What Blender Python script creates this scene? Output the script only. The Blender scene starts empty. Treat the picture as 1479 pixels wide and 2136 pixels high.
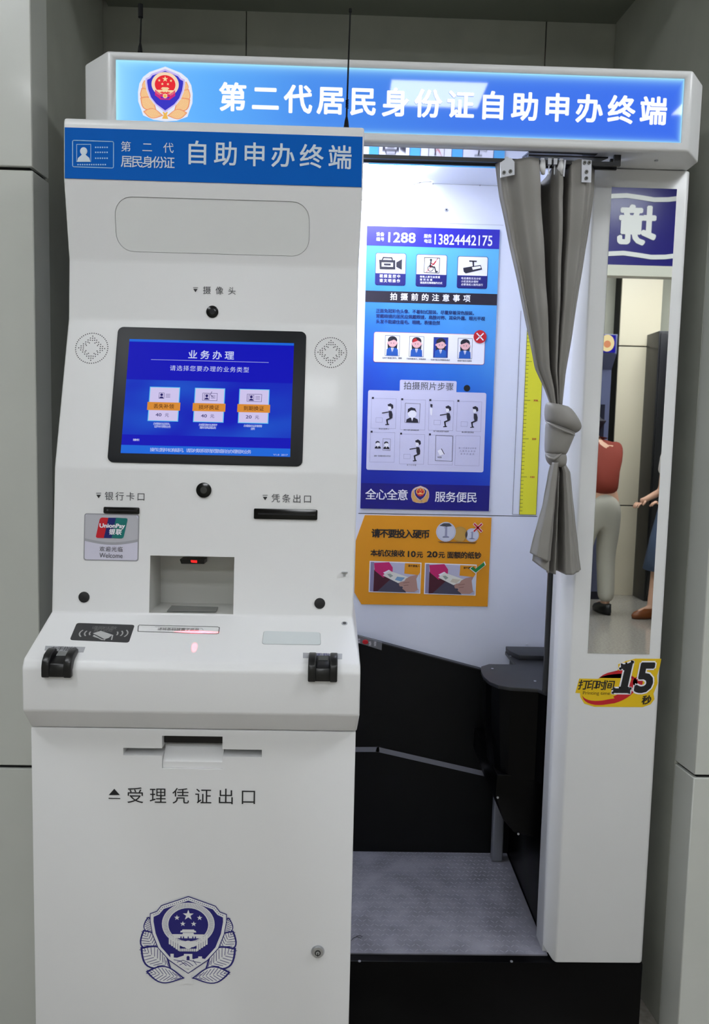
import bpy, bmesh, math, random
from mathutils import Vector, Matrix
random.seed(4)
sc = bpy.context.scene
COL = sc.collection
H = 1.5                      # eye height: builder coordinates are relative to the eye, H lifts them to the floor at 0

# ------------------------------------------------------------------ camera
F, YAW, PIT, ROL = 1601.964, 0.0215829, 0.0913434, 0.023114
def ray(px, py):
    a = (px-739.5)/F; b = (py-1068)/F
    cr, sr = math.cos(ROL), math.sin(ROL)
    a, b = a*cr+b*sr, -a*sr+b*cr
    cp, sp = math.cos(PIT), math.sin(PIT); u = -b
    y = cp+u*sp; z = -sp+u*cp; x = a
    cy, sy = math.cos(YAW), math.sin(YAW)
    return Vector((x*cy+y*sy, -x*sy+y*cy, z))
def on(px, py, ax, v):
    r = ray(px, py); return r*(v/r['XYZ'.index(ax)])
fw = ray(739.5, 1068); rt = (ray(740.5, 1068)-fw).normalized(); up = (ray(739.5, 1067)-fw).normalized()
cam_d = bpy.data.cameras.new('camera'); cam = bpy.data.objects.new('camera', cam_d); COL.objects.link(cam)
fw = fw.normalized()
cam.matrix_world = Matrix(((rt.x, up.x, -fw.x, 0), (rt.y, up.y, -fw.y, 0), (rt.z, up.z, -fw.z, H), (0, 0, 0, 1)))
cam_d.sensor_fit = 'AUTO'; cam_d.sensor_width = 36; cam_d.lens = F*36/2136; cam_d.clip_start = 0.02
sc.camera = cam

# ------------------------------------------------------------------ world, lights, exposure
w = bpy.data.worlds.new('world'); sc.world = w; w.use_nodes = True
w.node_tree.nodes['Background'].inputs[0].default_value = (0.80, 0.86, 0.90, 1)
w.node_tree.nodes['Background'].inputs[1].default_value = 0.30
LAMP = 26.5                  # radiance of the ceiling panels
BOOTH_LIGHT = 18.0           # radiance of the booth's own lamp and of the added cabin fill
vs = sc.view_settings
vs.view_transform = 'Standard'; vs.look = 'None'; vs.gamma = 1; vs.use_curve_mapping = False; vs.exposure = 0.0
sc.cycles.max_bounces = 8
sc.cycles.sample_clamp_indirect = 6

# ------------------------------------------------------------------ materials
def lin(c):
    r = []
    for x in c[:3]:
        x = x/255
        r.append(x/12.92 if x <= .04045 else ((x+.055)/1.055)**2.4)
    return (*r, 1)
MC = {}
def mat(name, rgb, rough=.5, metal=0., coat=0., emit=0., noise=0., nscale=30, bump=0., bscale=200, spec=.5, stretch=None, trans=0):
    if name in MC: return MC[name]
    m = bpy.data.materials.new(name); m.use_nodes = True; nt = m.node_tree; b = nt.nodes['Principled BSDF']
    c = lin(rgb)
    b.inputs['Base Color'].default_value = c; b.inputs['Roughness'].default_value = rough; b.inputs['Metallic'].default_value = metal
    b.inputs['Coat Weight'].default_value = coat; b.inputs['Coat Roughness'].default_value = .08
    b.inputs['Specular IOR Level'].default_value = spec
    if emit:
        b.inputs['Base Color'].default_value = tuple(v*.06 for v in c[:3])+(1,)
        b.inputs['Emission Color'].default_value = c; b.inputs['Emission Strength'].default_value = emit
    tc = nt.nodes.new('ShaderNodeTexCoord'); mp = nt.nodes.new('ShaderNodeMapping')
    nt.links.new(tc.outputs['Object'], mp.inputs['Vector'])
    if stretch: mp.inputs['Scale'].default_value = stretch
    if noise:
        n = nt.nodes.new('ShaderNodeTexNoise'); n.inputs['Scale'].default_value = nscale; n.inputs['Detail'].default_value = 6
        nt.links.new(mp.outputs[0], n.inputs['Vector'])
        mr = nt.nodes.new('ShaderNodeMapRange'); mr.inputs['From Min'].default_value = .3; mr.inputs['From Max'].default_value = .7
        mr.inputs['To Min'].default_value = 1-noise; mr.inputs['To Max'].default_value = 1+noise*.5
        nt.links.new(n.outputs['Fac'], mr.inputs['Value'])
        mx = nt.nodes.new('ShaderNodeVectorMath'); mx.operation = 'SCALE'; mx.inputs[0].default_value = c[:3]
        nt.links.new(mr.outputs[0], mx.inputs['Scale']); nt.links.new(mx.outputs[0], b.inputs['Base Color'])
    if bump:
        n = nt.nodes.new('ShaderNodeTexNoise'); n.inputs['Scale'].default_value = bscale; n.inputs['Detail'].default_value = 3
        nt.links.new(mp.outputs[0], n.inputs['Vector'])
        bp = nt.nodes.new('ShaderNodeBump'); bp.inputs['Strength'].default_value = bump; bp.inputs['Distance'].default_value = .002
        nt.links.new(n.outputs['Fac'], bp.inputs['Height']); nt.links.new(bp.outputs[0], b.inputs['Normal'])
    MC[name] = m; return m
def white(): return mat('white_enamel', (228, 228, 229), .40, coat=.12, bump=.03, bscale=260)
M_WHITE = white()
M_GREYW = mat('grey_enamel', (222, 223, 224), .4, coat=.15, bump=.03)
M_IWHITE = mat('booth_white', (226, 229, 240), .35, coat=.1)
M_BLACK = mat('black_plastic', (14, 14, 15), .32)
M_BGLOSS = mat('black_gloss', (6, 6, 7), .16, spec=.4)
M_BASE = mat('black_base', (3, 3, 4), .34, spec=.12)
M_BPANEL = mat('black_panel', (6, 7, 8), .5, spec=.25, bump=.25, bscale=900)
M_BENCH = mat('charcoal_laminate', (34, 35, 38), .42, bump=.3, bscale=900, noise=.15, nscale=90)
M_STEEL = mat('brushed_steel', (186, 187, 188), .34, metal=.9, noise=.06, nscale=40, stretch=(1, 1, 30))
M_ALU = mat('satin_aluminium', (190, 192, 198), .38, metal=.75)
M_SILVER = mat('silver_print', (176, 178, 182), .4)
M_DARK = mat('dark_void', (6, 6, 7), .7)
M_INK = mat('black_ink', (22, 22, 26), .5)
M_GINK = mat('grey_ink', (70, 71, 76), .5)
M_NAVY = mat('navy_ink', (26, 22, 112), .45)
M_KBLUE = mat('header_blue', (0, 94, 188), .6, spec=.1)
M_KLET = mat('header_letter', (206, 220, 232), .45)
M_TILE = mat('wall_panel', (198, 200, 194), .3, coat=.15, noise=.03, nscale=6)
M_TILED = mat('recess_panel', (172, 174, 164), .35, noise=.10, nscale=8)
M_GROOVE = mat('groove', (12, 12, 11), .8)
M_FAB = mat('curtain_fabric', (136, 133, 129), .48, bump=.15, bscale=1500, noise=.05, nscale=15)
M_FABD = mat('curtain_lining', (84, 82, 78), .8)
M_YEL = mat('ruler_yellow', (232, 226, 40), .5)
M_ORG = mat('notice_orange', (226, 150, 22), .4)
M_RED = mat('sign_red', (190, 22, 36), .45)
M_GRN = mat('sign_green', (22, 132, 60), .45)
M_PWHITE = mat('print_white', (240, 238, 246), .45)
M_PLAV = mat('print_lavender', (208, 206, 232), .45)
M_PNAVY = mat('print_navy', (24, 24, 110), .45)
M_PINK = mat('skin_print', (232, 178, 180), .5)
M_SUIT = mat('suit_blue_print', (26, 86, 176), .5)
M_HAIR = mat('hair_print', (30, 28, 44), .5)
M_GOLD = mat('gold_print', (226, 176, 92), .45)
M_FROST = mat('frosted_window', (208, 214, 216), .25)

# ------------------------------------------------------------------ builders
def gcirc(cx, cy, r, n=20, ry=None, a0=0, a1=2*math.pi):
    ry = ry or r
    full = abs(a1-a0-2*math.pi) < 1e-6
    return [(cx+r*math.cos(a0+(a1-a0)*i/(n if full else n-1)), cy+ry*math.sin(a0+(a1-a0)*i/(n if full else n-1))) for i in range(n)]
def rrect(x0, y0, x1, y1, r, n=5):
    o = []
    for cx, cy, a in ((x1-r, y0+r, -math.pi/2), (x1-r, y1-r, 0), (x0+r, y1-r, math.pi/2), (x0+r, y0+r, math.pi)):
        for i in range(n+1):
            t = a+i*math.pi/2/n; o.append((cx+r*math.cos(t), cy+r*math.sin(t)))
    return o
class MB:
    def __init__(s): s.v = []; s.f = []; s.mi = []; s.m = []
    def add(s, vs_, fs, m):
        if m not in s.m: s.m.append(m)
        k = s.m.index(m); n = len(s.v)
        s.v += [tuple(q) for q in vs_]; s.f += [tuple(i+n for i in f) for f in fs]; s.mi += [k]*len(fs); return s
    def box(s, x0, x1, y0, y1, z0, z1, m):
        v = [(x, y, z) for z in (z0, z1) for y in (y0, y1) for x in (x0, x1)]
        return s.add(v, [(0, 2, 3, 1), (4, 5, 7, 6), (0, 1, 5, 4), (2, 6, 7, 3), (0, 4, 6, 2), (1, 3, 7, 5)], m)
    def obox(s, pl, u0, u1, v0, v1, h0, h1, m):
        v = [pl.p(u, vv, h) for h in (h0, h1) for vv in (v0, v1) for u in (u0, u1)]
        return s.add(v, [(0, 2, 3, 1), (4, 5, 7, 6), (0, 1, 5, 4), (2, 6, 7, 3), (0, 4, 6, 2), (1, 3, 7, 5)], m)
    def prism(s, loop, ext, m):
        n = len(loop); a = [Vector(q) for q in loop]; b = [q+Vector(ext) for q in a]
        fs = [tuple(range(n)), tuple(range(2*n-1, n-1, -1))]+[(i, i+n, (i+1) % n+n, (i+1) % n) for i in range(n)]
        return s.add(a+b, fs, m)
    def sheet(s, pl, pts, m, h=.0004):
        return s.add([pl.p(u, v, h) for u, v in pts], [tuple(range(len(pts)))], m)
    def plate(s, pl, pts, h0, h1, m):
        return s.prism([pl.p(u, v, h0) for u, v in pts], pl.n*(h1-h0), m)
    def line(s, pl, pts, wd, m, h=.0004, closed=False):
        P = [Vector(q) for q in pts]
        if closed: P.append(P[0])
        for a, b in zip(P, P[1:]):
            d = (b-a)
            if d.length < 1e-9: continue
            d.normalize(); q = Vector((-d.y, d.x))*wd/2; e = d*wd*.3
            s.sheet(pl, [a-e+q, b+e+q, b+e-q, a-e-q], m, h)
        return s
    def tube(s, path, r, m, n=10, cap=True):
        P = [Vector(q) for q in path]; R = r if isinstance(r, (list, tuple)) else [r]*len(P); V = []; Fs = []
        up_ = Vector((0, 0, 1)); prev = None
        for i, p in enumerate(P):
            d = (P[min(i+1, len(P)-1)]-P[max(i-1, 0)]).normalized()
            if prev is None:
                a = d.cross(up_ if abs(d.z) < .9 else Vector((1, 0, 0))).normalized()
            else:
                a = (prev-d*prev.dot(d)).normalized()
            prev = a; b = d.cross(a)
            V += [p+(a*math.cos(t*2*math.pi/n)+b*math.sin(t*2*math.pi/n))*R[i] for t in range(n)]
        for i in range(len(P)-1):
            for j in range(n): Fs.append((i*n+j, i*n+(j+1) % n, (i+1)*n+(j+1) % n, (i+1)*n+j))
        if cap: Fs += [tuple(range(n-1, -1, -1)), tuple((len(P)-1)*n+j for j in range(n))]
        return s.add(V, Fs, m)
    def disc(s, pl, u, v, r, h0, h1, m, n=24, ry=None):
        return s.plate(pl, gcirc(u, v, r, n, ry), h0, h1, m)
    def build(s, name, parent=None, smooth=False, bevel=0, seg=2, origin=None):
        base = Vector(parent['_o']) if parent is not None else None
        if base is None:
            if origin is None:
                xs = [q[0] for q in s.v]; ys = [q[1] for q in s.v]; zs = [q[2] for q in s.v]
                base = Vector(((min(xs)+max(xs))/2, (min(ys)+max(ys))/2, min(zs)))
            else: base = Vector(origin)
        me = bpy.data.meshes.new(name); me.from_pydata([tuple(Vector(q)-base) for q in s.v], [], s.f)
        for m_ in s.m: me.materials.append(m_)
        me.polygons.foreach_set('material_index', s.mi)
        bm = bmesh.new(); bm.from_mesh(me); bmesh.ops.recalc_face_normals(bm, faces=bm.faces) if not getattr(s, 'flat', False) else None
        bm.to_mesh(me); bm.free()
        if smooth:
            me.polygons.foreach_set('use_smooth', [True]*len(me.polygons))
        o = bpy.data.objects.new(name, me); COL.objects.link(o)
        if parent is not None: o.parent = parent; o['_o'] = parent['_o']
        else: o.location = base+Vector((0, 0, H)); o['_o'] = tuple(base)
        if bevel:
            b = o.modifiers.new('b', 'BEVEL'); b.width = bevel; b.segments = seg; b.limit_method = 'ANGLE'; b.angle_limit = .5
            b.harden_normals = False
            apply(o)
            try:
                for p in o.data.polygons: p.use_smooth = True
                o.data.set_sharp_from_angle(angle=.6)
            except Exception: pass
        return o
def apply(o):
    dg = bpy.context.evaluated_depsgraph_get(); dg.update()
    me = bpy.data.meshes.new_from_object(o.evaluated_get(dg)); o.modifiers.clear(); o.data = me
def cut(o, mb):
    """boolean-subtract a builder's mesh from an object"""
    c = mb.build('cutter', origin=(0, 0, 0)); c.location = (0, 0, H)
    bpy.context.view_layer.update()
    m = o.modifiers.new('c', 'BOOLEAN'); m.operation = 'DIFFERENCE'; m.solver = 'EXACT'; m.object = c
    try: m.material_mode = 'TRANSFER'
    except Exception: pass
    apply(o); bpy.data.objects.remove(c)
def thing(name, label, cat, loc, group=None):
    o = bpy.data.objects.new(name, None); COL.objects.link(o); o.empty_display_size = .05
    o.location = Vector(loc)+Vector((0, 0, H)); o['_o'] = tuple(loc); o['label'] = label; o['category'] = cat
    if group: o['group'] = group
    return o
def tag(o, label, cat, group=None):
    o['label'] = label; o['category'] = cat
    if group: o['group'] = group
    return o
def struct(o): o['kind'] = 'structure'; return o

class PL:
    """a flat face in the scene: origin, right (u), down (v), outward normal (n)"""
    def __init__(s, p0, v=(0, 0, -1), u=(1, 0, 0)):
        s.p0 = Vector(p0); s.u = Vector(u).normalized(); s.v = Vector(v).normalized(); s.n = s.v.cross(s.u).normalized()
        if s.n.y > 0 and abs(s.n.y) > .1: s.n = -s.n
    def p(s, u, v, h=0): return s.p0+s.u*u+s.v*v+s.n*h
    def uv(s, px, py):
        r = ray(px, py); t = s.p0.dot(s.n)/r.dot(s.n); d = r*t-s.p0
        return (d.dot(s.u), d.dot(s.v))
    def frm(s, ox=0, oy=0, k=1.):
        return lambda x, y: s.uv(ox+x/k, oy+y/k)
    def scale(s, px, py):
        a = s.uv(px-1, py); b = s.uv(px+1, py); return math.hypot(b[0]-a[0], b[1]-a[1])/2

# text from the built-in font, glyph outlines as flat meshes
GC = {}
def glyph(st, off):
    """flat outline mesh of a string; off > 0 thickens the strokes by laying shifted copies over each other"""
    if (st, 0) not in GC:
        c = bpy.data.curves.new('t', 'FONT'); c.body = st; c.size = 1; c.resolution_u = 3
        o = bpy.data.objects.new('t', c); COL.objects.link(o)
        dg = bpy.context.evaluated_depsgraph_get(); me = bpy.data.meshes.new_from_object(o.evaluated_get(dg))
        GC[(st, 0)] = ([(v.co.x, v.co.y, 0.) for v in me.vertices], [tuple(p.vertices) for p in me.polygons])
        bpy.data.objects.remove(o); bpy.data.meshes.remove(me)
    V0, F0 = GC[(st, 0)]
    if off <= .006: return V0, F0
    if (st, off) not in GC:
        V = []; Fs = []; k = 8 if off > .025 else 4
        for i in range(k):
            t = (i+.5)*2*math.pi/k; n = len(V)
            V += [(x+off*1.05*math.cos(t), y+off*1.05*math.sin(t), i*.00005) for x, y, _ in V0]; Fs += [tuple(j+n for j in f) for f in F0]
        GC[(st, off)] = (V, Fs)
    return GC[(st, off)]
def cjk(mb, pl, st, a, b, h, m, off=0., hh=.0006, shear=0, wx=1., flip=False):
    """evenly spaced square characters between local points a (left middle) and b (right middle), em height h"""
    n = len(st); u0, v0 = a; u1, v1 = b; em = h*1.08; ew = em*wx
    vc = (v0+v1)/2
    for i, ch in enumerate(st):
        if ch == ' ': continue
        uc = (u0+u1)/2 if n == 1 else (u0+ew/2)+(u1-u0-ew)*i/(n-1)
        vs_, fs = glyph(ch, off)
        sgn = -1 if flip else 1
        mb.add([pl.p(uc+sgn*((x-.5)*ew+shear*(y-.38)*em), vc-(y-.38)*em, hh+z) for x, y, z in vs_], fs, m)
def latin(mb, pl, st, a, b, h, m, off=0., hh=.0006, shear=0):
    vs_, fs = glyph(st, off)
    x0 = min(v[0] for v in vs_); x1 = max(v[0] for v in vs_); y0 = min(v[1] for v in vs_); y1 = max(v[1] for v in vs_)
    vc = (a[1]+b[1])/2
    mb.add([pl.p(a[0]+(x-x0)/(x1-x0)*(b[0]-a[0])+shear*((y-y0)/(y1-y0)-.5)*h, vc+h/2-(y-y0)/(y1-y0)*h, hh+z) for x, y, z in vs_], fs, m)

# ================================================================== the setting
zc = 1.282
def wall_panels(name, loops, m, back=.02):
    mb = MB()
    for lp in loops: mb.add(lp, [tuple(range(len(lp)))], m)
    return struct(mb.build(name))
floor = MB().box(-3.6, 4.6, -4.4, 3.2, -1.6, -1.5, mat('granite_floor', (158, 152, 144), .12, noise=.25, nscale=60, coat=.3))
struct(floor.build('floor'))
# tile joints of the floor as recessed thin dark lines near the kiosk
JZ = (-.789, .586)                                # heights of the black joints between the panels
def big_panels(nm, x0, x1, y0, y1, facing, m, zs=(-1.5, -.789, .586, 2.0), gap=.008, thick=.02):
    """panels stacked with open black joints, each panel its own object under the wall"""
    root = MB().box(x0 if facing != 'x' else x0, x1, y0, y1, zs[0], zs[-1], M_GROOVE).build(nm); struct(root)
    return root
# left front wall (plane y 1.784) and its return into the recess
def wall_with_panels(nm, cuts, core, slabs):
    c = MB()
    c.prism([(x, y, -1.5) for x, y in core], (0, 0, 3.5), M_GROOVE); root = struct(c.build(nm))
    for lp in slabs:
        for z0, z1 in cuts:
            p = MB(); p.prism([(x, y, z0) for x, y in lp], (0, 0, z1-z0), M_TILE); p.build('wall_panel', root, bevel=.002, seg=1)
    return root
C = [(-1.5, JZ[0]-.004), (JZ[0]+.004, JZ[1]-.004), (JZ[1]+.004, 2.0)]
wall_with_panels('wall_left', C, [(-3.6, 1.79), (-.705, 1.79), (-.699, 1.857), (-.90, 1.857), (-.90, 1.9), (-3.6, 1.9)],
                 [[(-3.6, 1.778), (-.6925, 1.778), (-.6865, 1.858), (-.698, 1.858), (-.7045, 1.789), (-3.6, 1.789)]])
wall_with_panels('wall_right', C, [(4.6, 1.79), (.890, 1.79), (.883, 1.86), (1.1, 1.86), (1.1, 1.9), (4.6, 1.9)],
                 [[(4.6, 1.778), (.876, 1.778), (.866, 1.862), (.878, 1.862), (.888, 1.789), (4.6, 1.789)]])
def rec(nm, lp, thick):
    p = MB(); p.prism([(x, y, -1.5) for x, y in lp], (0, 0, 1.5+zc+.05), M_TILED); return struct(p.build(nm, bevel=.0015, seg=1))
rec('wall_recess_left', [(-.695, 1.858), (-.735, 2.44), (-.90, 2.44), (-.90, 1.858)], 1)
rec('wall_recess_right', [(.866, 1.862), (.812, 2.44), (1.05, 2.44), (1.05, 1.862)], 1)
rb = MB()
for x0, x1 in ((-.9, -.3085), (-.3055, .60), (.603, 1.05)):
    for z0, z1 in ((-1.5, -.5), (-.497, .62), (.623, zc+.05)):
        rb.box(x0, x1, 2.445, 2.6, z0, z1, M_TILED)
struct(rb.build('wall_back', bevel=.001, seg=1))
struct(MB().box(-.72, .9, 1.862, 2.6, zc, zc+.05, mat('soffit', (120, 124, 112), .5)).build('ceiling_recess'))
# lintel above the recess, ceiling of the hall, far wall and columns (seen in the mirror)
struct(MB().box(-.704, .888, 1.78, 1.862, zc, 2.0, M_TILE).build('trim_lintel'))
struct(MB().box(-3.6, 4.6, -4.4, 3.2, 2.0, 2.1, mat('ceiling_paint', (205, 205, 200), .7)).build('ceiling'))

# ceiling lamps: emitting panels in frames
M_LAMP = mat('lamp_diffuser', (247, 251, 255), .5, emit=LAMP)
lamps = [(.51, -1.18, .53, .33, 'square white ceiling lamp mirrored in the blue header sign'), (-1.62, -1.18, .53, .33, 'white ceiling lamp to the left behind the camera'),
         (2.2, -1.18, .53, .33, 'white ceiling lamp mirrored at the right end of the header sign'),
         (-1.5, .30, .6, .42, 'white ceiling lamp above the left wall side, near the kiosk'), (2.1, .55, .9, .5, 'white ceiling lamp above the right wall side, near the booth'),
         (-.6, -2.9, 1.2, .6, 'white ceiling lamp at the far left of the hall'), (2.95, -3.0, 1.2, .6, 'white ceiling lamp at the far right of the hall')]
for x, y, wx, wy, lb in lamps:
    t = thing('ceiling_lamp', lb, 'ceiling lamp', (x, y, 2.0), 'ceiling lamps of the hall')
    fr = MB()
    for a in ((x-wx/2-.02, x+wx/2+.02, y-wy/2-.02, y-wy/2), (x-wx/2-.02, x+wx/2+.02, y+wy/2, y+wy/2+.02), (x-wx/2-.02, x-wx/2, y-wy/2, y+wy/2), (x+wx/2, x+wx/2+.02, y-wy/2, y+wy/2)):
        fr.box(*a, 1.982, 2.0, M_GREYW)
    fr.build('lamp_frame', t)
    MB().box(x-wx/2, x+wx/2, y-wy/2, y+wy/2, 1.988, 2.0, M_LAMP).build('lamp_diffuser', t)

# ================================================================== the photo booth
booth = thing('photo_booth', 'white sit-in photo booth with black base and glowing blue header sign', 'photo booth', (.14, 2.05, -1.5))
S = 1.695
# platform and mat
pb = MB(); pb.box(-.50, .789, 1.80, 2.40, -1.5, -1.287, M_BASE); pb.build('platform', booth, bevel=.003)
mt = MB(); mt.box(-.45, .555, 1.826, 2.327, -1.287, -1.2835, mat('rubber_mat', (128, 127, 136), .55, noise=.35, nscale=14)); 
mat_o = mt.build('floor_mat', booth)
# raised tread pattern of the mat
tr = MB()
for i in range(44):
    for j in range(24):
        cx = -.02+.0128*i+(.0064 if j % 2 else 0); cy = 1.838+.0202*j
        if cx > .548: continue
        dx, dy = (.0042, .0042) if (i+j) % 2 else (-.0042, .0042)
        n = Vector((-dy, dx)).normalized()*.0011
        tr.add([(cx-dx+n.x, cy-dy+n.y, -1.2835), (cx+dx+n.x, cy+dy+n.y, -1.2835), (cx+dx-n.x, cy+dy-n.y, -1.2835), (cx-dx-n.x, cy-dy-n.y, -1.2835), (cx, cy, -1.2827)],
               [(0, 1, 4), (1, 2, 4), (2, 3, 4), (3, 0, 4)], mat('rubber_tread', (138, 137, 146), .5))
to = tr.build('mat_tread', booth); to['kind'] = 'stuff'
for px, py in ((750, 2005.5), (1067, 2006)):
    q = on(px, py, 'Z', -1.287); sm = MB(); pl = PL(q, (0, -1, 0)); pl.n = Vector((0, 0, 1)); sm.disc(pl, 0, 0, .0035, 0, .0015, M_ALU, 12); sm.build('screw', booth)
# walls of the cabin
cb = MB()
cb.box(-.45, .70, 2.33, 2.40, -1.287, .80, M_IWHITE)
cb.build('back_wall', booth)
sw = MB(); sw.box(.665, .75, 1.905, 2.33, -1.287, .76, M_IWHITE); sw.build('side_wall', booth)
sl = MB(); sl.box(-.50, -.45, 1.81, 2.40, -1.287, .76, M_IWHITE); sl.build('side_wall', booth)
ce = MB(); ce.box(-.50, .75, 1.87, 2.40, .76, .80, M_IWHITE); ce.build('cabin_ceiling', booth)
bs = PL((0, 2.33, 0))
g = bs.frm()
# seams and screws on the back wall
sm = MB()
sm.line(bs, [g(748, 1071), g(1120, 1077)], .0022, M_GINK, .0004); sm.build('seam', booth); sm = MB(); sm.line(bs, [g(870, 464), g(1050, 470)], .0012, M_SILVER, .0004); sm.build('seam', booth); sm = MB()
sm.line(bs, [g(875, 382), g(1040, 388)], .0014, M_SILVER, .0004)
sm.build('seam', booth)
for px, py in ((931, 438), (903, 384), (1001, 387)):
    s_ = MB(); u, v = g(px, py); r = .005 if py > 400 else .002; s_.disc(bs, u, v, r, 0, .002, M_ALU, 16); s_.disc(bs, u, v, r*.4, .002, .0024, M_DARK, 8); s_.build('screw', booth)
# the booth's own lamp: a slanted light panel in the upper left corner
M_BL = mat('booth_lamp_or_fill', (236, 242, 255), .5, emit=BOOTH_LIGHT)
lp = MB(); pts = [on(900, 343, 'Y', 2.31), on(876, 382, 'Y', 2.31), on(757, 418, 'Y', 2.31)]
pl3 = [(pts[0].x, pts[0].z), (pts[1].x, pts[1].z), (pts[2].x, pts[2].z), (-.20, .63), (-.20, .757), (pts[0].x, .757)]
lp.prism([(x, 2.306, min(z, .757)) for x, z in pl3], (0, .022, 0), M_BL)
lp.build('booth_lamp_or_fill', booth)
rim = MB(); p_ = PL((0, 2.3045, 0)); rim.line(p_, [(pts[2].x-.02, -pts[2].z+.006), (pts[1].x, -pts[1].z), (pts[0].x, -min(pts[0].z, .757))], .0045, M_SILVER, 0); rim.build('lamp_rim', booth)
cabin_fill = MB(); cabin_fill.box(-.25, .22, 1.98, 2.22, .742, .76, M_BL); cabin_fill.build('booth_lamp_or_fill', booth)  # extra fill light added under the cabin ceiling to brighten the booth
# black wainscot with a silver strip
wn = MB(); top = [(-.449, -.596), (g(745, 1325)[0], -g(745, 1325)[1]), (g(1010, 1396)[0], -g(1010, 1396)[1]), (.664, -.74)]
wn.prism([(x, 2.308, z) for x, z in top]+[(.664, 2.308, -1.2835), (-.449, 2.308, -1.2835)], (0, .021, 0), M_BPANEL); wn.build('wainscot', booth)
ed = MB()
for a, b in zip(top, top[1:]): ed.prism([(a[0], 2.3055, a[1]+.0025), (b[0], 2.3055, b[1]+.0025), (b[0], 2.3055, b[1]-.001), (a[0], 2.3055, a[1]-.001)], (0, .024, 0), M_BENCH)
ed.build('edge_trim', booth)
w2 = PL((0, 2.307, 0)); g2 = w2.frm()
st = MB(); c_ = [g2(700, 1563), g2(788, 1563), g2(1025, 1617), g2(1060, 1625)]
st.line(w2, c_, .016, mat('silver_strip', (132, 134, 146), .35, metal=.5), .001); st.build('silver_strip', booth)
# control strip with a red button, upper left of the wainscot
cs = MB(); pc = PL((0, 2.300, 0)); g3 = pc.frm()
lp_ = [g3(735, 1322), g3(797, 1340), g3(796, 1356), g3(735, 1337)]
cs.plate(pc, lp_, -.006, .002, mat('control_plate', (120, 122, 128), .35, metal=.6)); cs.build('control_plate', booth)
rbm = MB(); u, v = g3(762, 1338); rbm.disc(pc, u, v, .009, .002, .010, M_RED, 20, .006); rbm.build('red_button', booth)
lt = MB(); 
for t_, x, y in (('开', 749, 1334), ('关', 749, 1339), ('电源', 777, 1340), ('开关', 777, 1345)):
    u, v = g3(x, y); cjk(lt, pc, t_, (u-.006*len(t_), v), (u+.006*len(t_), v), .008, M_PWHITE, hh=.0026)
lt.build('lettering', booth)
# silver post at the back corner
po = MB(); a = on(1040, 1510, 'Y', 2.27); 
po.box(.498, .532, 2.255, 2.285, -1.2835, -.86, mat('post_grey', (140, 142, 150), .4, metal=.3)); po.build('support_post', booth, bevel=.006, seg=3)
# pillar with mirror
L_ = [(.545, 1.835), (.568, 1.80), (.782, 1.80), (.789, 1.807), (.789, 1.905), (.545, 1.905)]
pi = MB(); pi.prism([(x, y, -1.287) for x, y in L_], (0, 0, .633+1.287), M_GREYW); pillar = pi.build('pillar', booth, bevel=.004)
# lower left corner of the pillar is cut at an angle
cut(pillar, MB().prism([(.53, 1.79, -1.30), (.575, 1.79, -1.30), (.53, 1.79, -1.245)], (0, .05, 0), M_GREYW))
pf = PL((0, 1.80, 0)); gp = pf.frm()
mi = MB(); 
mi.obox(pf, .608, .758, -.591+.0, .494, -.003, .0012, mat('mirror_glass', (232, 236, 234), .012, metal=1.))
mi.build('mirror', booth)
# sign box
cx0, cx1 = -.5025, .7345; zt, zb = .8013, .6349
fl = [(cx0-.066, 2.40), (cx0-.066, S+.062), (cx0, S), (cx1, S), (cx1+.050, S+.062), (cx1+.050, 2.40)]
sb = MB(); sb.prism([(x, y, zb) for x, y in fl], (0, 0, zt-zb), M_GREYW); sbo = sb.build('sign_box', booth, bevel=.005, seg=3)
px0, px1, pz0, pz1 = -.4847, .7174, .6525, .7844
cut(sbo, MB().box(px0, px1, S-.01, S+.012, pz0, pz1, M_GREYW))
# opening under the sign towards the cabin
cut(sbo, MB().box(-.44, .548, 1.718, 2.36, zb-.01, .77, M_IWHITE))
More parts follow.
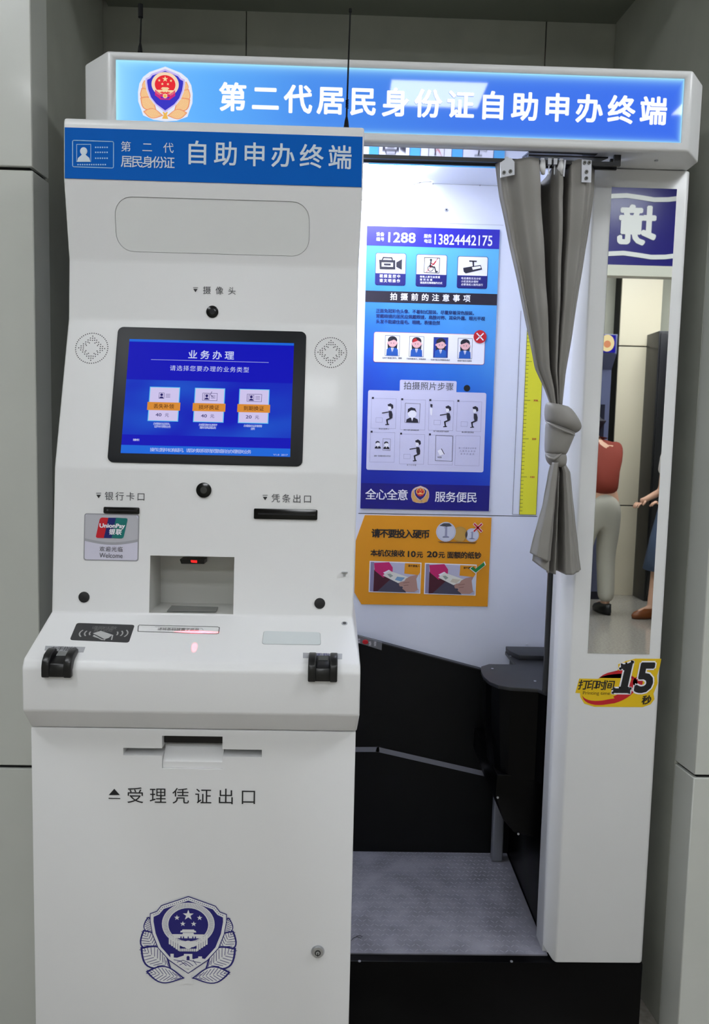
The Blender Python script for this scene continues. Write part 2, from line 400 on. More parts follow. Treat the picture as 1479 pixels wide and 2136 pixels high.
# glowing panel, edge lit
def sign_mat():
    m = bpy.data.materials.new('sign_face'); m.use_nodes = True; nt = m.node_tree; b = nt.nodes['Principled BSDF']
    N = nt.nodes.new; Lk = nt.links.new
    b.inputs['Base Color'].default_value = lin((20, 60, 130)); b.inputs['Roughness'].default_value = .03; b.inputs['Specular IOR Level'].default_value = .34
    tc = N('ShaderNodeTexCoord'); sx = N('ShaderNodeSeparateXYZ'); Lk(tc.outputs['Generated'], sx.inputs[0])
    cr = N('ShaderNodeValToRGB'); Lk(sx.outputs['X'], cr.inputs[0])
    e = cr.color_ramp.elements; e[0].position = 0; e[0].color = lin((150, 218, 255)); e[1].position = 1; e[1].color = lin((60, 104, 226))
    for p_, c2 in ((.05, (118, 194, 250)), (.16, (98, 176, 244)), (.34, (76, 142, 228)), (.6, (68, 120, 226))):
        q = e.new(p_); q.color = lin(c2)
    # edge glow: distance to the nearest edge in metres
    W_, H_ = px1-px0, pz1-pz0
    def mth(op, a_, b_):
        n = N('ShaderNodeMath'); n.operation = op
        for i, t in enumerate((a_, b_)):
            if isinstance(t, (int, float)): n.inputs[i].default_value = t
            elif t is not None: Lk(t, n.inputs[i])
        return n.outputs[0]
    dz = mth('MULTIPLY', mth('SUBTRACT', 1.0, sx.outputs['Z']), H_)
    dzb = mth('MULTIPLY', sx.outputs['Z'], H_*1.7)
    dx = mth('MULTIPLY', sx.outputs['X'], W_); dx2 = mth('MULTIPLY', mth('SUBTRACT', 1.0, sx.outputs['X']), W_*1.6)
    d = mth('MINIMUM', mth('MINIMUM', dz, dzb), mth('MINIMUM', dx, dx2))
    gl = mth('POWER', 2.718, mth('MULTIPLY', d, -150.0))
    mx = N('ShaderNodeMix'); mx.data_type = 'RGBA'; Lk(gl, mx.inputs[0]); Lk(cr.outputs[0], mx.inputs[6]); mx.inputs[7].default_value = lin((176, 244, 255))
    Lk(mx.outputs[2], b.inputs['Emission Color']); b.inputs['Emission Strength'].default_value = .93
    return m
M_SIGN = sign_mat()
sp = MB(); sp.box(px0, px1, S+.003, S+.012, pz0, pz1, M_SIGN); sgn = sp.build('sign_panel', sbo)
ps = PL((0, S+.003, 0)); gs = ps.frm()
M_GLOWL = mat('glowing_letter', (250, 253, 255), .3, emit=.95)
lt = MB(); cr2 = ps.frm(100, 0, 2.113); a = cr2(752, 428); b = gs(1392, 231)
cjk(lt, ps, '第二代居民身份证自助申办终端', (a[0], (a[1]+b[1])/2), (b[0], (a[1]+b[1])/2), .0555, M_GLOWL, off=.030, hh=.0008)
lt.build('lettering', sbo)

# --- the badge: crest of a shield in a ring of leaves, drawn from outlines in its own units
def half(pts): return [(x, y) for x, y in pts]+[(-x, y) for x, y in reversed(pts) if abs(x) > 1e-6]
def star(cx, cy, r, k=.40):
    return [(cx+(r if i % 2 == 0 else r*k)*math.sin(i*math.pi/5), cy-(r if i % 2 == 0 else r*k)*math.cos(i*math.pi/5)) for i in range(10)]
def leaf(bx, by, tx, ty, wd, n=11, tipw=1.15):
    b = Vector((bx, by)); t = Vector((tx, ty)); d = t-b; q = Vector((-d.y, d.x)).normalized()
    L1 = [b+d*(i/n)+q*wd*math.sin(math.pi*min(1, (i/n))**tipw*1.0)*1. for i in range(n+1)]
    L2 = [b+d*(i/n)-q*wd*math.sin(math.pi*min(1, (i/n))**tipw) for i in range(n, -1, -1)]
    return [tuple(x) for x in L1+L2[1:-1]], b, t, q
def badge(pl, cu, cv, k, pal, parent, nm='emblem'):
    """cu,cv centre in plane; k metres per badge unit; pal: dict of materials"""
    T = lambda pts: [(cu+x*k, cv+(y-690)*k) for x, y in pts]
    mb = MB(); h = [0.0005]; cnt = [0]
    def fill(pts, m, dh=.00025):
        cnt[0] = (cnt[0]+1) % 6; mb.sheet(pl, T(pts), pal[m], h[0]+cnt[0]*.000018)
    def nxt(): h[0] += .00012
    outer = half([(0, 130), (322, 248), (375, 320), (455, 350), (456, 450), (430, 610), (362, 785), (232, 940), (0, 1108)])
    band = half([(0, 142), (316, 257), (370, 330), (446, 358), (446, 450), (420, 606), (353, 780), (226, 930), (0, 1095)])
    inner = half([(0, 185), (290, 292), (345, 360), (410, 392), (411, 450), (386, 600), (322, 770), (205, 910), (0, 1052)])
    if 'halo' in pal:
        fill([(x*1.06, 690+(y-690)*1.04) for x, y in half([(0, 105), (340, 230), (480, 340), (560, 480), (590, 660), (585, 860), (520, 1030), (480, 1150), (250, 1240), (0, 1262)])], 'halo'); nxt()
    leaves = [(410, 670, 480, 396, 84), (350, 880, 535, 560, 128), (200, 1050, 568, 780, 150), (40, 1165, 505, 1085, 112)]
    h_leaf = h[0]
    for sgx in (1, -1):
        for (bx, by, tx, ty, wd) in leaves:
            pts, b, t, q = leaf(bx*sgx, by, tx*sgx, ty, wd)
            fill(pts, 'leafline')
            d = t-b; nxt()
            p2 = [tuple(b+d*.5+(Vector(p)-(b+d*.5))*.86) for p in pts]
            fill(p2, 'leaf'); nxt()
            for i in range(1, 10):
                s0 = b+d*(i/11); 
                for sd in (1, -1):
                    e = s0+d*.16+q*sd*wd*.70*math.sin(math.pi*min(1, (i/11+.10))**1.15)
                    mb.line(pl, T([tuple(s0+(e-s0)*.08), tuple(e)]), 7*k, pal['vein'], h[0])
        if sgx == 1: h[0] = h_leaf
    fill([(-70, 1235), (-35, 1150), (-60, 1080), (60, 1080), (35, 1150), (70, 1235)], 'stem'); nxt()
    fill(outer, 'line'); nxt(); fill(band, 'band'); nxt(); fill(inner, 'shield'); nxt()
    if 'dots' in pal:
        for sgx in (1, -1):
            pth = [(0, 163), (305, 276), (358, 344), (430, 374)]
            for (a0, a1) in zip(pth, pth[1:]):
                n = max(2, int(math.hypot(a1[0]-a0[0], a1[1]-a0[1])/24))
                for i in range(n): 
                    x = a0[0]+(a1[0]-a0[0])*i/n; y = a0[1]+(a1[1]-a0[1])*i/n
                    fill(gcirc(x*sgx, y, 6, 6), 'dots')
    fill(gcirc(0, 478, 312, 40, 268), 'ring'); nxt()
    if 'hatch' in pal:
        for i in range(96):
            t = i*2*math.pi/96
            mb.line(pl, T([(248*math.cos(t), 482+212*math.sin(t)), (302*math.cos(t+.03), 478+258*math.sin(t+.03))]), 4*k, pal['hatch'], h[0])
    nxt(); fill(gcirc(0, 485, 236, 36, 208), 'disc'); nxt()
    for a_ in ((0, 365, 68), (-134, 398, 34), (134, 398, 34), (-64, 474, 34), (64, 474, 34)): fill(star(*a_), 'star')
    # the gate building
    for r_ in ((-74, 545, 74, 560), (-95, 560, 95, 582), (-68, 586, 68, 605), (-190, 605, 190, 622), (-178, 622, 178, 655)):
        fill([(r_[0]+6, r_[1]), (r_[2]-6, r_[1]), (r_[2], r_[3]), (r_[0], r_[3])], 'star')
    nxt()
    for x in (-85, -55, 0, 55, 85): fill([(x-7, 655), (x-7, 637), (x, 628), (x+7, 637), (x+7, 655)], 'disc')
    # drapery under the ring
    for sgx in (1, -1):
        for i in range(5):
            x = 100+i*27; y = 790-i*20
            fill([(sgx*x, y-95), (sgx*(x+22), y-110), (sgx*(x+22), y+20), (sgx*x, y+28)], 'drape')
        fill([(0, 700), (sgx*90, 690), (sgx*120, 735), (sgx*60, 765), (0, 770)], 'drape')
    for i in range(-4, 5): fill([(i*24-9, 785), (i*24+9, 785), (i*24+9, 820), (i*24-9, 820)], 'drape')
    nxt(); fill(gcirc(0, 735, 52, 14), 'ring'); nxt(); fill(gcirc(0, 735, 36, 12), 'drape2' if 'drape2' in pal else 'drape')
    if 'gw' in pal:
        nxt()
        for r_ in ((-50, 850, 50, 930), (-210, 850, -170, 900), (120, 880, 165, 925)): fill([(r_[0], r_[1]), (r_[2], r_[1]), (r_[2], r_[3]), (r_[0], r_[3])], 'gw')
        fill([(-235, 895), (-130, 900), (-50, 870), (60, 915), (130, 900), (215, 915), (160, 975), (80, 1015), (0, 1042), (-90, 1000), (-180, 945)], 'gw'); nxt()
        for q_ in (((-18, 930), (-18, 885), (0, 872), (18, 885), (18, 930)),): fill(q_, 'shield')
        for l_ in (((-170, 925), (-90, 940), (-20, 1000)), ((-130, 955), (-60, 930), (10, 960), (60, 1000)), ((20, 930), (90, 950), (150, 960)), ((-100, 990), (-40, 960), (30, 1010)), ((60, 930), (100, 985))):
            mb.line(pl, T(l_), 7*k, pal['shield'], h[0]+.0001)
    return mb.build(nm, parent)
def em(n, c, e=.9): return mat(n, c, .4, emit=e, spec=.1)
pal_sign = dict(halo=em('glow_halo', (236, 240, 255)), leafline=em('glow_leafline', (240, 150, 110)), leaf=em('glow_leaf', (250, 206, 150)), vein=em('glow_vein', (246, 180, 120)),
                stem=em('glow_stem', (244, 190, 90)), line=em('glow_halo', (236, 240, 255)), band=em('glow_band', (206, 190, 250)), shield=em('glow_shield', (56, 52, 200)),
                ring=em('glow_ring', (250, 222, 190)), disc=em('glow_red', (236, 40, 52)), star=em('glow_star', (252, 224, 170)), drape=em('glow_drape', (224, 40, 110)), drape2=em('glow_stem', (0, 0, 0)))
u, v = gs(345, 197); 
badge(ps, u, v, .1035/1130, pal_sign, sbo)

# rails under the sign, mirror-bright channel
ch = MB(); ch.prism([(-.439, 1.719, zb-.001), (-.439, 1.862, zb+.0115), (-.439, 1.862, zb+.02), (-.439, 1.719, zb+.02)], (.986, 0, 0), mat('polished_channel', (214, 216, 224), .05, metal=1.)); ch.build('polished_channel', sbo)
for y in (1.728, 1.752):
    r_ = MB(); r_.box(.03, .585, y-.003, y+.003, .612, .620, M_BLACK); r_.box(.585, .6, y-.003, y+.003, .612, zb, M_BLACK); r_.build('curtain_rail', booth)
# black end plate of the rail slot
q = MB(); q.prism([(.40, 1.735, .6335), (.575, 1.735, .6335), (.545, 1.80, .6335), (.40, 1.80, .6335)], (0, 0, -.003), M_BLACK); q.build('rail_end_plate', sbo)
q = MB(); a = on(1130, 330, 'Z', zb)
for px, py in ((1358, 334), (1128, 323)):
    pass
qs = MB(); a = on(1369, 334, 'Z', zb); plb = PL((a.x, a.y, zb-.0005), (0, -1, 0)); plb.n = Vector((0, 0, -1)); qs.disc(plb, 0, 0, .004, 0, .002, M_ALU, 12); qs.build('screw', sbo)
fo = MB(); fo.box(cx0-.06, cx0-.02, S+.07, S+.10, zb-.012, zb, M_BLACK); fo.build('rubber_foot', sbo)

# ------------------------------------------------------------------ the black bench (fixed, fills the right of the cabin)
bench = thing('bench', 'black corner bench with rounded seat inside the booth, behind the white pillar', 'bench', (.58, 2.12, -1.2835))
M_BFACE = mat('bench_black', (2, 2, 3), .3, spec=.12)
arc = [(.664, 2.30), (.522, 2.30), (.522, 2.16), (.445, 2.16), (.418, 2.135), (.409, 2.09), (.407, 2.04), (.414, 1.995), (.432, 1.965), (.460, 1.950), (.50, 1.945), (.530, 1.94), (.5435, 1.915), (.664, 1.915)]
b_ = MB(); b_.prism([(x, y, -.640) for x, y in arc], (0, 0, .010), M_BENCH); b_.build('seat', bench, bevel=.0015)
b_ = MB(); b_.prism([(x, y, -.630) for x, y in ((.664, 2.3055), (.5245, 2.3055), (.5245, 2.255), (.5435, 2.205), (.664, 2.205))], (0, 0, .014), M_BENCH); b_.build('raised_back', bench, bevel=.0015)
ap = MB(); ins = [(.664, 2.29), (.535, 2.29), (.535, 2.155), (.45, 2.155), (.425, 2.13), (.416, 2.09), (.414, 2.04), (.421, 1.999), (.438, 1.970), (.463, 1.957), (.50, 1.952), (.534, 1.946), (.546, 1.921), (.664, 1.921)]
def shr(lp, t): 
    return [(x+(.664-x)*t*.35 if x < .5 else x, y+(.0)*t) for x, y in lp]
lv_ = [(-.640, 0.), (-.70, .02), (-.76, .08), (-.82, .18), (-.87, .30), (-.88, .30)]
V = []; n = len(ins)
for z, t in lv_:
    for x, y in ins: V.append((x+(.47-x)*t*1.2 if x < .47 else x, y, z))
Fs = [tuple(range(n))]+[tuple((len(lv_)-1)*n+i for i in range(n-1, -1, -1))]
for r_ in range(len(lv_)-1):
    for i in range(n): Fs.append((r_*n+i, r_*n+(i+1) % n, (r_+1)*n+(i+1) % n, (r_+1)*n+i))
ap.add(V, Fs, M_BFACE); ap.build('apron', bench)
bd = MB(); bd.prism([(x, 1.955, z) for x, z in ((.436, -.87), (.434, -.93), (.457, -.993), (.488, -1.03), (.57, -1.05), (.662, -1.05), (.662, -.87))], (0, .34, 0), M_BFACE); bd.build('pedestal', bench, bevel=.003)
bd = MB(); bd.box(.557, .662, 1.92, 2.303, -1.2865, -1.0, M_BFACE); bd.build('foot_panel', bench, bevel=.002)
for px, py in ((1099, 1345), (1065, 1369), (1027, 1395), (1116, 1421)):
    a = on(px, py, 'Z', -.6298 if py > 1350 else -.616); plb = PL(a, (0, -1, 0)); plb.n = Vector((0, 0, 1)); qs = MB(); qs.disc(plb, 0, 0, .0035, 0, .0012, M_ALU, 12); qs.build('screw', bench)
for px, py, y in ((1135, 1459, 1.9515), (1151, 1475, 1.92), (1142, 1653, 1.954), (1038, 1663, 1.954), (1081, 1739, 1.954)):
    a = on(px, py, 'Y', y); plb = PL(a); qs = MB(); qs.disc(plb, 0, 0, .003, 0, .0025, M_ALU, 10); qs.build('screw', bench)
bp_ = MB(); bp_.box(.541, .556, 1.906, 1.92, -.63, -.27, M_BLACK); bp_.box(.556, .575, 1.906, 1.93, -.63, -.27, M_BENCH); bp_.box(.5345, .541, 1.906, 1.915, -.63, -.27, M_BENCH); bp_.build('corner_profile', bench)

# ================================================================== posters
def poster_mat():
    m = bpy.data.materials.new('poster_blue'); m.use_nodes = True; nt = m.node_tree; b = nt.nodes['Principled BSDF']; N = nt.nodes.new; Lk = nt.links.new
    b.inputs['Roughness'].default_value = .35
    tc = N('ShaderNodeTexCoord'); mp = N('ShaderNodeMapping'); Lk(tc.outputs['Generated'], mp.inputs[0]); mp.inputs['Rotation'].default_value = (0, math.radians(-16), 0)
    sx = N('ShaderNodeSeparateXYZ'); Lk(mp.outputs[0], sx.inputs[0]); cr = N('ShaderNodeValToRGB')
    no = N('ShaderNodeTexNoise'); no.inputs['Scale'].default_value = 3; Lk(tc.outputs['Generated'], no.inputs['Vector'])
    ad = N('ShaderNodeMath'); ad.operation = 'MULTIPLY_ADD'; ad.inputs[1].default_value = .14; Lk(no.outputs['Fac'], ad.inputs[0]); Lk(sx.outputs['Z'], ad.inputs[2])
    ms = N('ShaderNodeMath'); ms.operation = 'MULTIPLY_ADD'; ms.inputs[1].default_value = .84; ms.inputs[2].default_value = -.02; Lk(ad.outputs[0], ms.inputs[0]); Lk(ms.outputs[0], cr.inputs[0]); e = cr.color_ramp.elements
    e[0].position = .10; e[0].color = lin((8, 30, 150)); e[1].position = 1.; e[1].color = lin((96, 178, 230))
    for p_, c in ((.30, (14, 48, 178)), (.45, (24, 80, 198)), (.58, (42, 114, 212)), (.72, (70, 146, 222))): q = e.new(p_); q.color = lin(c)
    Lk(cr.outputs[0], b.inputs['Base Color']); return m
poster = thing('poster', 'tall blue instruction poster with white pictogram panels on the booth back wall', 'poster', (.264, 2.33, -.2018))
x0, x1, z0, z1 = .0676, .4600, -.2018, .6328
q = MB(); q.box(x0, x1, 2.3255, 2.3298, z0, z1, poster_mat()); q.build('poster_sheet', poster)
pp = PL((0, 2.3255, 0)); c6 = pp.frm(740, 440, 2.958); k6 = pp.scale(900, 760)/2.958
M_PTOP = mat('poster_top_band', (44, 40, 176), .35)
q = MB()
yb = c6(480, 230)[1]; q.sheet(pp, [(x0, -z1), (x1, -z1), (x1, yb-.003), (x0, yb-.003)], M_PTOP, .0005); q.build('colour_band', poster); q = MB()
yt = c6(480, 1688)[1]; q.sheet(pp, [(x0, yt), (x1, yt), (x1, -z0), (x0, -z0)], mat('poster_foot_band', (18, 14, 122), .35), .0005); q.build('colour_band', poster); q = MB()
ya, yb2 = c6(475, 502)[1], c6(475, 572)[1]; q.sheet(pp, [(x0, ya), (x1, ya), (x1, yb2), (x0, yb2)], mat('poster_black_band', (34, 28, 44), .4), .0005)
q.build('colour_band', poster)
q = MB()
cjk(q, pp, '设备', c6(132, 143), c6(183, 144), 23*k6, M_PWHITE, .01, .001); cjk(q, pp, '编号', c6(132, 174), c6(183, 175), 23*k6, M_PWHITE, .01, .001)
latin(q, pp, '1288', c6(207, 163), c6(375, 167), 60*k6, M_PWHITE, .018, .001)
cjk(q, pp, '服务', c6(426, 155), c6(475, 156), 23*k6, M_PWHITE, .01, .001); cjk(q, pp, '电话', c6(426, 186), c6(475, 187), 23*k6, M_PWHITE, .01, .001)
latin(q, pp, '13824442175', c6(492, 176), c6(849, 184), 62*k6, M_PWHITE, .014, .001)
cjk(q, pp, '拍摄前的注意事项', c6(218, 524), c6(714, 544), 42*k6, M_PWHITE, .025, .001)
M_PT = mat('poster_dark_text', (10, 30, 96), .5)
for t_, a, b in (('正面免冠彩色头像、不着制式服装，尽量穿着深色服装，', (130, 612), (752, 635)), ('常戴眼镜的居民应佩戴眼镜，肩膀对称、耳朵外露、眼光平视', (130, 645), (804, 668)), ('头发不能遮住眉毛、眼睛，表情自然', (130, 680), (527, 692))):
    cjk(q, pp, t_, c6(*a), c6(*b), 24*k6, M_PT, .018, .001)
cjk(q, pp, '全心全意', c6(64, 1747), c6(331, 1752), 66*k6, M_PWHITE, .012, .001); cjk(q, pp, '服务便民', c6(493, 1762), c6(757, 1768), 64*k6, M_PWHITE, .012, .001)
q.build('lettering', poster)
# three pictogram tiles
def tile(px, py, wd, hh, split):
    u, v = c6(px, py); a = wd*k6/2; b = hh*k6/2
    q.sheet(pp, rrect(u-a-.0015, v-b-.0015, u+a+.0015, v+b+.0015, .006), M_PNAVY, .0006)
    q.sheet(pp, rrect(u-a, v-b, u+a, v+b, .005), M_PWHITE, .0009); s_ = v-b+split*k6
    q.sheet(pp, [(u-a, s_), (u+a, s_), (u+a, v+b-.003), (u+a-.003, v+b), (u-a+.003, v+b), (u-a, v+b-.003)], M_PNAVY, .0012); return u, v
PI = []
q = MB(); u, v = tile(221, 360, 180, 186, 118)
S6 = lambda pts: [c6(*p) for p in pts]
q.sheet(pp, S6([(150, 302), (250, 304), (250, 362), (154, 360)]), M_HAIR, .0016); q.sheet(pp, S6([(166, 318), (236, 320), (236, 346), (166, 344)]), M_PWHITE, .0019); q.sheet(pp, S6([(180, 324), (222, 325), (222, 338), (180, 337)]), M_HAIR, .0022)
q.sheet(pp, S6([(256, 318), (292, 298), (290, 364), (256, 346)]), M_HAIR, .0016); q.line(pp, S6([(170, 302), (176, 288), (228, 290), (232, 302)]), 7*k6, M_HAIR, .0016)
cjk(q, pp, '视频监控中', c6(152, 402), c6(282, 404), 20*k6, M_PWHITE, .02, .0016); cjk(q, pp, '请文明操作', c6(152, 430), c6(280, 432), 20*k6, M_PWHITE, .02, .0016); q.build('camera_pictogram', poster)
q = MB(); tile(473, 369, 182, 186, 116)
q.line(pp, S6([(430, 288), (524, 291), (520, 384), (427, 380)]), 3*k6, M_HAIR, .0016, True)
q.sheet(pp, gcirc(*c6(470, 303), 7*k6, 12), M_HAIR, .0016); q.line(pp, S6([(470, 312), (464, 345), (492, 347), (500, 376), (510, 374)]), 7*k6, M_HAIR, .0016); q.line(pp, S6([(470, 322), (486, 332), (500, 312)]), 5*k6, M_RED, .0016)
q.line(pp, [ (c6(467, 355)[0]+17*k6*math.cos(t*math.pi/8), c6(467, 355)[1]+17*k6*math.sin(t*math.pi/8)) for t in range(16)], 3.5*k6, M_HAIR, .0016, True); q.line(pp, S6([(440, 380), (512, 294)]), 2.5*k6, M_RED, .0019)
for t_, a, b in (('特殊人群可由家属', (402, 406), (526, 410)), ('陪同拍摄', (402, 424), (478, 426)), ('请选择无障碍操作方式', (402, 442), (540, 447))): cjk(q, pp, t_, c6(*a), c6(*b), 13*k6, M_PWHITE, .02, .0016)
q.build('wheelchair_pictogram', poster)
q = MB(); tile(726, 380, 180, 186, 112)
q.sheet(pp, S6([(668, 352), (776, 334), (786, 362), (684, 386), (672, 376)]), M_HAIR, .0016); q.sheet(pp, S6([(722, 348), (774, 340), (778, 354), (728, 364)]), M_PWHITE, .0019); q.sheet(pp, S6([(706, 306), (752, 308), (752, 316), (706, 314)]), M_HAIR, .0016); q.line(pp, S6([(730, 312), (732, 344)]), 9*k6, M_HAIR, .0016)
for t_, a, b in (('电话遇阻无法分析', (656, 414), (778, 420)), ('小区居民办理时', (656, 434), (762, 438)), ('必要请成人陪同进行', (656, 453), (790, 458))): cjk(q, pp, t_, c6(*a), c6(*b), 13*k6, M_PWHITE, .02, .0016)
q.build('surveillance_pictogram', poster)
# rejected photos strip
q = MB(); u0, v0 = c6(118, 838); u1, v1 = c6(800, 858); vm = (v0+v1)/2; hb = 90*k6
q.sheet(pp, rrect(u0-.001, vm-hb-.001, u1+.001, vm+hb+.001, .007), M_RED, .0006); q.sheet(pp, rrect(u0, vm-hb, u1, vm+hb, .006), M_PWHITE, .0009)
for i, (cx, cy, bg, hairc) in enumerate(((232, 832, M_PWHITE, M_HAIR), (381, 838, M_PWHITE, M_RED), (530, 844, M_SUIT, M_HAIR), (680, 850, M_PWHITE, M_HAIR))):
    u, v = c6(cx, cy); k = k6
    q.line(pp, [(u-44*k, v-62*k), (u+44*k, v-62*k), (u+44*k, v+60*k), (u-44*k, v+60*k)], 2*k, M_GINK, .0013, True)
    if bg is M_SUIT: q.sheet(pp, [(u-44*k, v-62*k), (u+44*k, v-62*k), (u+44*k, v+60*k), (u-44*k, v+60*k)], mat('suit_bg', (18, 50, 150), .5), .0012)
    if i != 9: q.sheet(pp, [(u-30*k, v-20*k), (u+30*k, v-20*k), (u+28*k, v+24*k), (u-28*k, v+24*k)], M_HAIR, .0015)
    q.sheet(pp, gcirc(u, v-34*k, 29*k, 16, 24*k), M_HAIR, .0015)
    q.sheet(pp, [(u-36*k, v+60*k), (u-34*k, v+22*k), (u-20*k, v+12*k), (u+20*k, v+12*k), (u+34*k, v+22*k), (u+36*k, v+60*k)], M_SUIT, .0018)
    q.sheet(pp, [(u-9*k, v+12*k), (u+9*k, v+12*k), (u, v+44*k)], M_PWHITE, .0021); q.line(pp, [(u, v+16*k), (u, v+42*k)], 3*k, M_SUIT, .0024)
    q.sheet(pp, gcirc(u, v-16*k, 27*k, 18, 24*k), M_PINK, .0022)
    for s_ in (-1, 1): q.sheet(pp, gcirc(u+s_*28*k, v-16*k, 6*k, 8), M_PINK, .0021)
    q.sheet(pp, [(u-27*k, v-24*k), (u-22*k, v-44*k), (u-6*k, v-52*k), (u+8*k, v-38*k), (u-4*k, v-32*k)], hairc, .0025); q.sheet(pp, [(u-6*k, v-52*k), (u+16*k, v-50*k), (u+28*k, v-26*k), (u+20*k, v-32*k), (u+6*k, v-38*k)], M_HAIR if i else M_HAIR, .0025)
    for s_ in (-1, 1): q.sheet(pp, gcirc(u+s_*8*k, v-16*k, 3*k, 6), M_GINK, .0026)
    tx = ('头发不能遮住眉毛、眼睛', '不能佩戴帽子、饰物遮挡', '背景不能与衣服颜色相近', '眼镜不能反光遮挡')[i]
    cjk(q, pp, tx, (u-60*k if i < 3 else u-44*k, v+74*k), (u+60*k if i < 3 else u+44*k, v+74*k), 10*k, M_GINK, .01, .0014)
u, v = c6(772, 777); q.sheet(pp, gcirc(u, v, 40*k6, 24), M_RED, .0028)
for s_ in (-1, 1): q.line(pp, [(u-20*k6, v-s_*20*k6), (u+20*k6, v+s_*20*k6)], 7*k6, M_PWHITE, .0032)
q.build('rejected_photos_panel', poster)
# steps panel
q = MB(); A = c6(88, 1100); B = c6(815, 1128); Bt = c6(66, 1592); D_ = c6(790, 1618)
ua, ub = (A[0]+Bt[0])/2, (B[0]+D_[0])/2; va, vb = (A[1]+B[1])/2, (Bt[1]+D_[1])/2
q.sheet(pp, rrect(ua, va, ub, vb, .006), M_PLAV, .0006); t0 = c6(279, 1040); t1 = c6(629, 1052)
q.sheet(pp, rrect(t0[0], (t0[1]+t1[1])/2, t1[0], va+.01, .004), M_PLAV, .0007)
cjk(q, pp, '拍摄照片步骤', c6(300, 1078), c6(612, 1084), 48*k6, M_GINK, 0, .0011)
q.sheet(pp, gcirc(*c6(692, 1094), 20*k6, 20), M_DARK, .0011)
M_LINE = mat('thin_line', (150, 148, 178), .5)
def seated(x, y, arm=True, s_=1.):
    P_ = lambda pts: [c6(x+a*s_, y+b*s_) for a, b in pts]
    q.sheet(pp, P_([(-16, -50), (2, -58), (18, -48), (20, -30), (10, -22), (4, -38), (-12, -40)]), M_HAIR, .0014)
    q.sheet(pp, P_([(-12, -42), (4, -40), (8, -26), (-2, -14), (-12, -20)]), M_PWHITE, .0013)
    q.sheet(pp, P_([(-8, -12), (10, -10), (16, 12), (14, 34), (-2, 40), (-8, 16)]), M_HAIR, .0014)
    if arm: q.line(pp, P_([(2, -6), (-48, 2)]), 6*k6*s_, M_HAIR, .0015)
    q.line(pp, P_([(4, 34), (-20, 44), (-16, 70)]), 9*k6*s_, M_HAIR, .0015); q.line(pp, P_([(-28, 74), (-8, 72)]), 6*k6*s_, M_HAIR, .0015)
def bust(x, y, s_=1.):
    P_ = lambda pts: [c6(x+a*s_, y+b*s_) for a, b in pts]
    q.sheet(pp, P_([(-38, 48), (-34, 28), (-10, 16), (10, 16), (34, 28), (38, 48)]), M_HAIR, .0014)
    q.sheet(pp, [(c6(x, y)[0]+27*s_*k6*math.cos(t*math.pi/9), c6(x, y)[1]-8*s_*k6+28*s_*k6*math.sin(t*math.pi/9)) for t in range(18)], M_PWHITE, .0016)
    q.sheet(pp, P_([(-28, -12), (-26, -36), (-6, -46), (18, -40), (28, -14), (14, -26), (-6, -28)]), M_HAIR, .0018)
    q.sheet(pp, P_([(-7, 18), (7, 18), (0, 40)]), M_PWHITE, .0016)
cells = [(178, 1250), (359, 1258), (532, 1263), (705, 1268), (170, 1458), (352, 1470), (530, 1475), (695, 1480)]
for i, (cx, cy) in enumerate(cells):
    c = c6(cx, cy); a, b = 76*k6, 92*k6
    q.line(pp, [(c[0]-a, c[1]-b), (c[0]+a, c[1]-b), (c[0]+a, c[1]+b), (c[0]-a, c[1]+b)], 1.3*k6, M_LINE, .0010, True)
    if i < 7: n_ = c6(cx-66, cy-96); q.sheet(pp, [(n_[0]-6*k6, n_[1]-6*k6), (n_[0]+6*k6, n_[1]-6*k6), (n_[0]+6*k6, n_[1]+6*k6), (n_[0]-6*k6, n_[1]+6*k6)], M_HAIR, .0012)
for cx, cy in ((218, 1245), (575, 1258), (742, 1262), (388, 1468)): seated(cx, cy, arm=cx != 742)
for cx, cy in ((150, 1290), (508, 1305), (675, 1315), (322, 1515)):
    c = c6(cx, cy); q.line(pp, [(c[0]-20*k6, c[1]-14*k6), (c[0]+20*k6, c[1]-14*k6), (c[0]+20*k6, c[1]+14*k6), (c[0]-20*k6, c[1]+14*k6)], 1.3*k6, M_LINE, .0011, True)
bust(354, 1258, 1.); q.line(pp, S6([(312, 1186), (404, 1190), (398, 1308), (308, 1304)]), 2*k6, M_GINK, .0011, True)
bust(142, 1442, .5); bust(195, 1445, .5); q.line(pp, S6([(174, 1405), (220, 1407), (218, 1478), (172, 1476)]), 1.6*k6, M_GINK, .0011, True)
q.line(pp, S6([(500, 1385), (604, 1390), (600, 1545), (496, 1540)]), 2.2*k6, M_GINK, .0011, True)
q.sheet(pp, S6([(510, 1480), (530, 1470), (550, 1500), (525, 1510)]), M_PWHITE, .0012); q.line(pp, S6([(535, 1468), (552, 1500)]), 4*k6, M_GINK, .0013)
q.sheet(pp, S6([(466, 1190), (480, 1194), (478, 1215), (466, 1208)]), M_HAIR, .0013); q.sheet(pp, S6([(464, 1215), (480, 1218), (476, 1262), (466, 1258)]), M_PWHITE, .0013)
for t_, cx, cy, wd in (('请坐在座椅上', 180, 1344, 66), ('摆正头部位置准备拍照', 348, 1352, 96), ('按下绿色按钮开始拍照', 533, 1360, 96), ('确认照片是否满意', 697, 1366, 76), ('选择一张满意的照片并打印', 170, 1512, 104), ('按下打印键', 350, 1568, 58), ('取回执', 524, 1520, 28)):
    cjk(q, pp, t_, c6(cx-wd/2, cy), c6(cx+wd/2, cy), 9.5*k6, M_GINK, .0, .0012)
for i, t_ in enumerate(('第二代身份证申领', '凡是符合申领', '条件的居民')): cjk(q, pp, t_, c6(640+i*6, 1463+i*18), c6(750-i*6, 1465+i*18), 12*k6, M_LINE, .0, .0012)
q.build('steps_panel', poster)
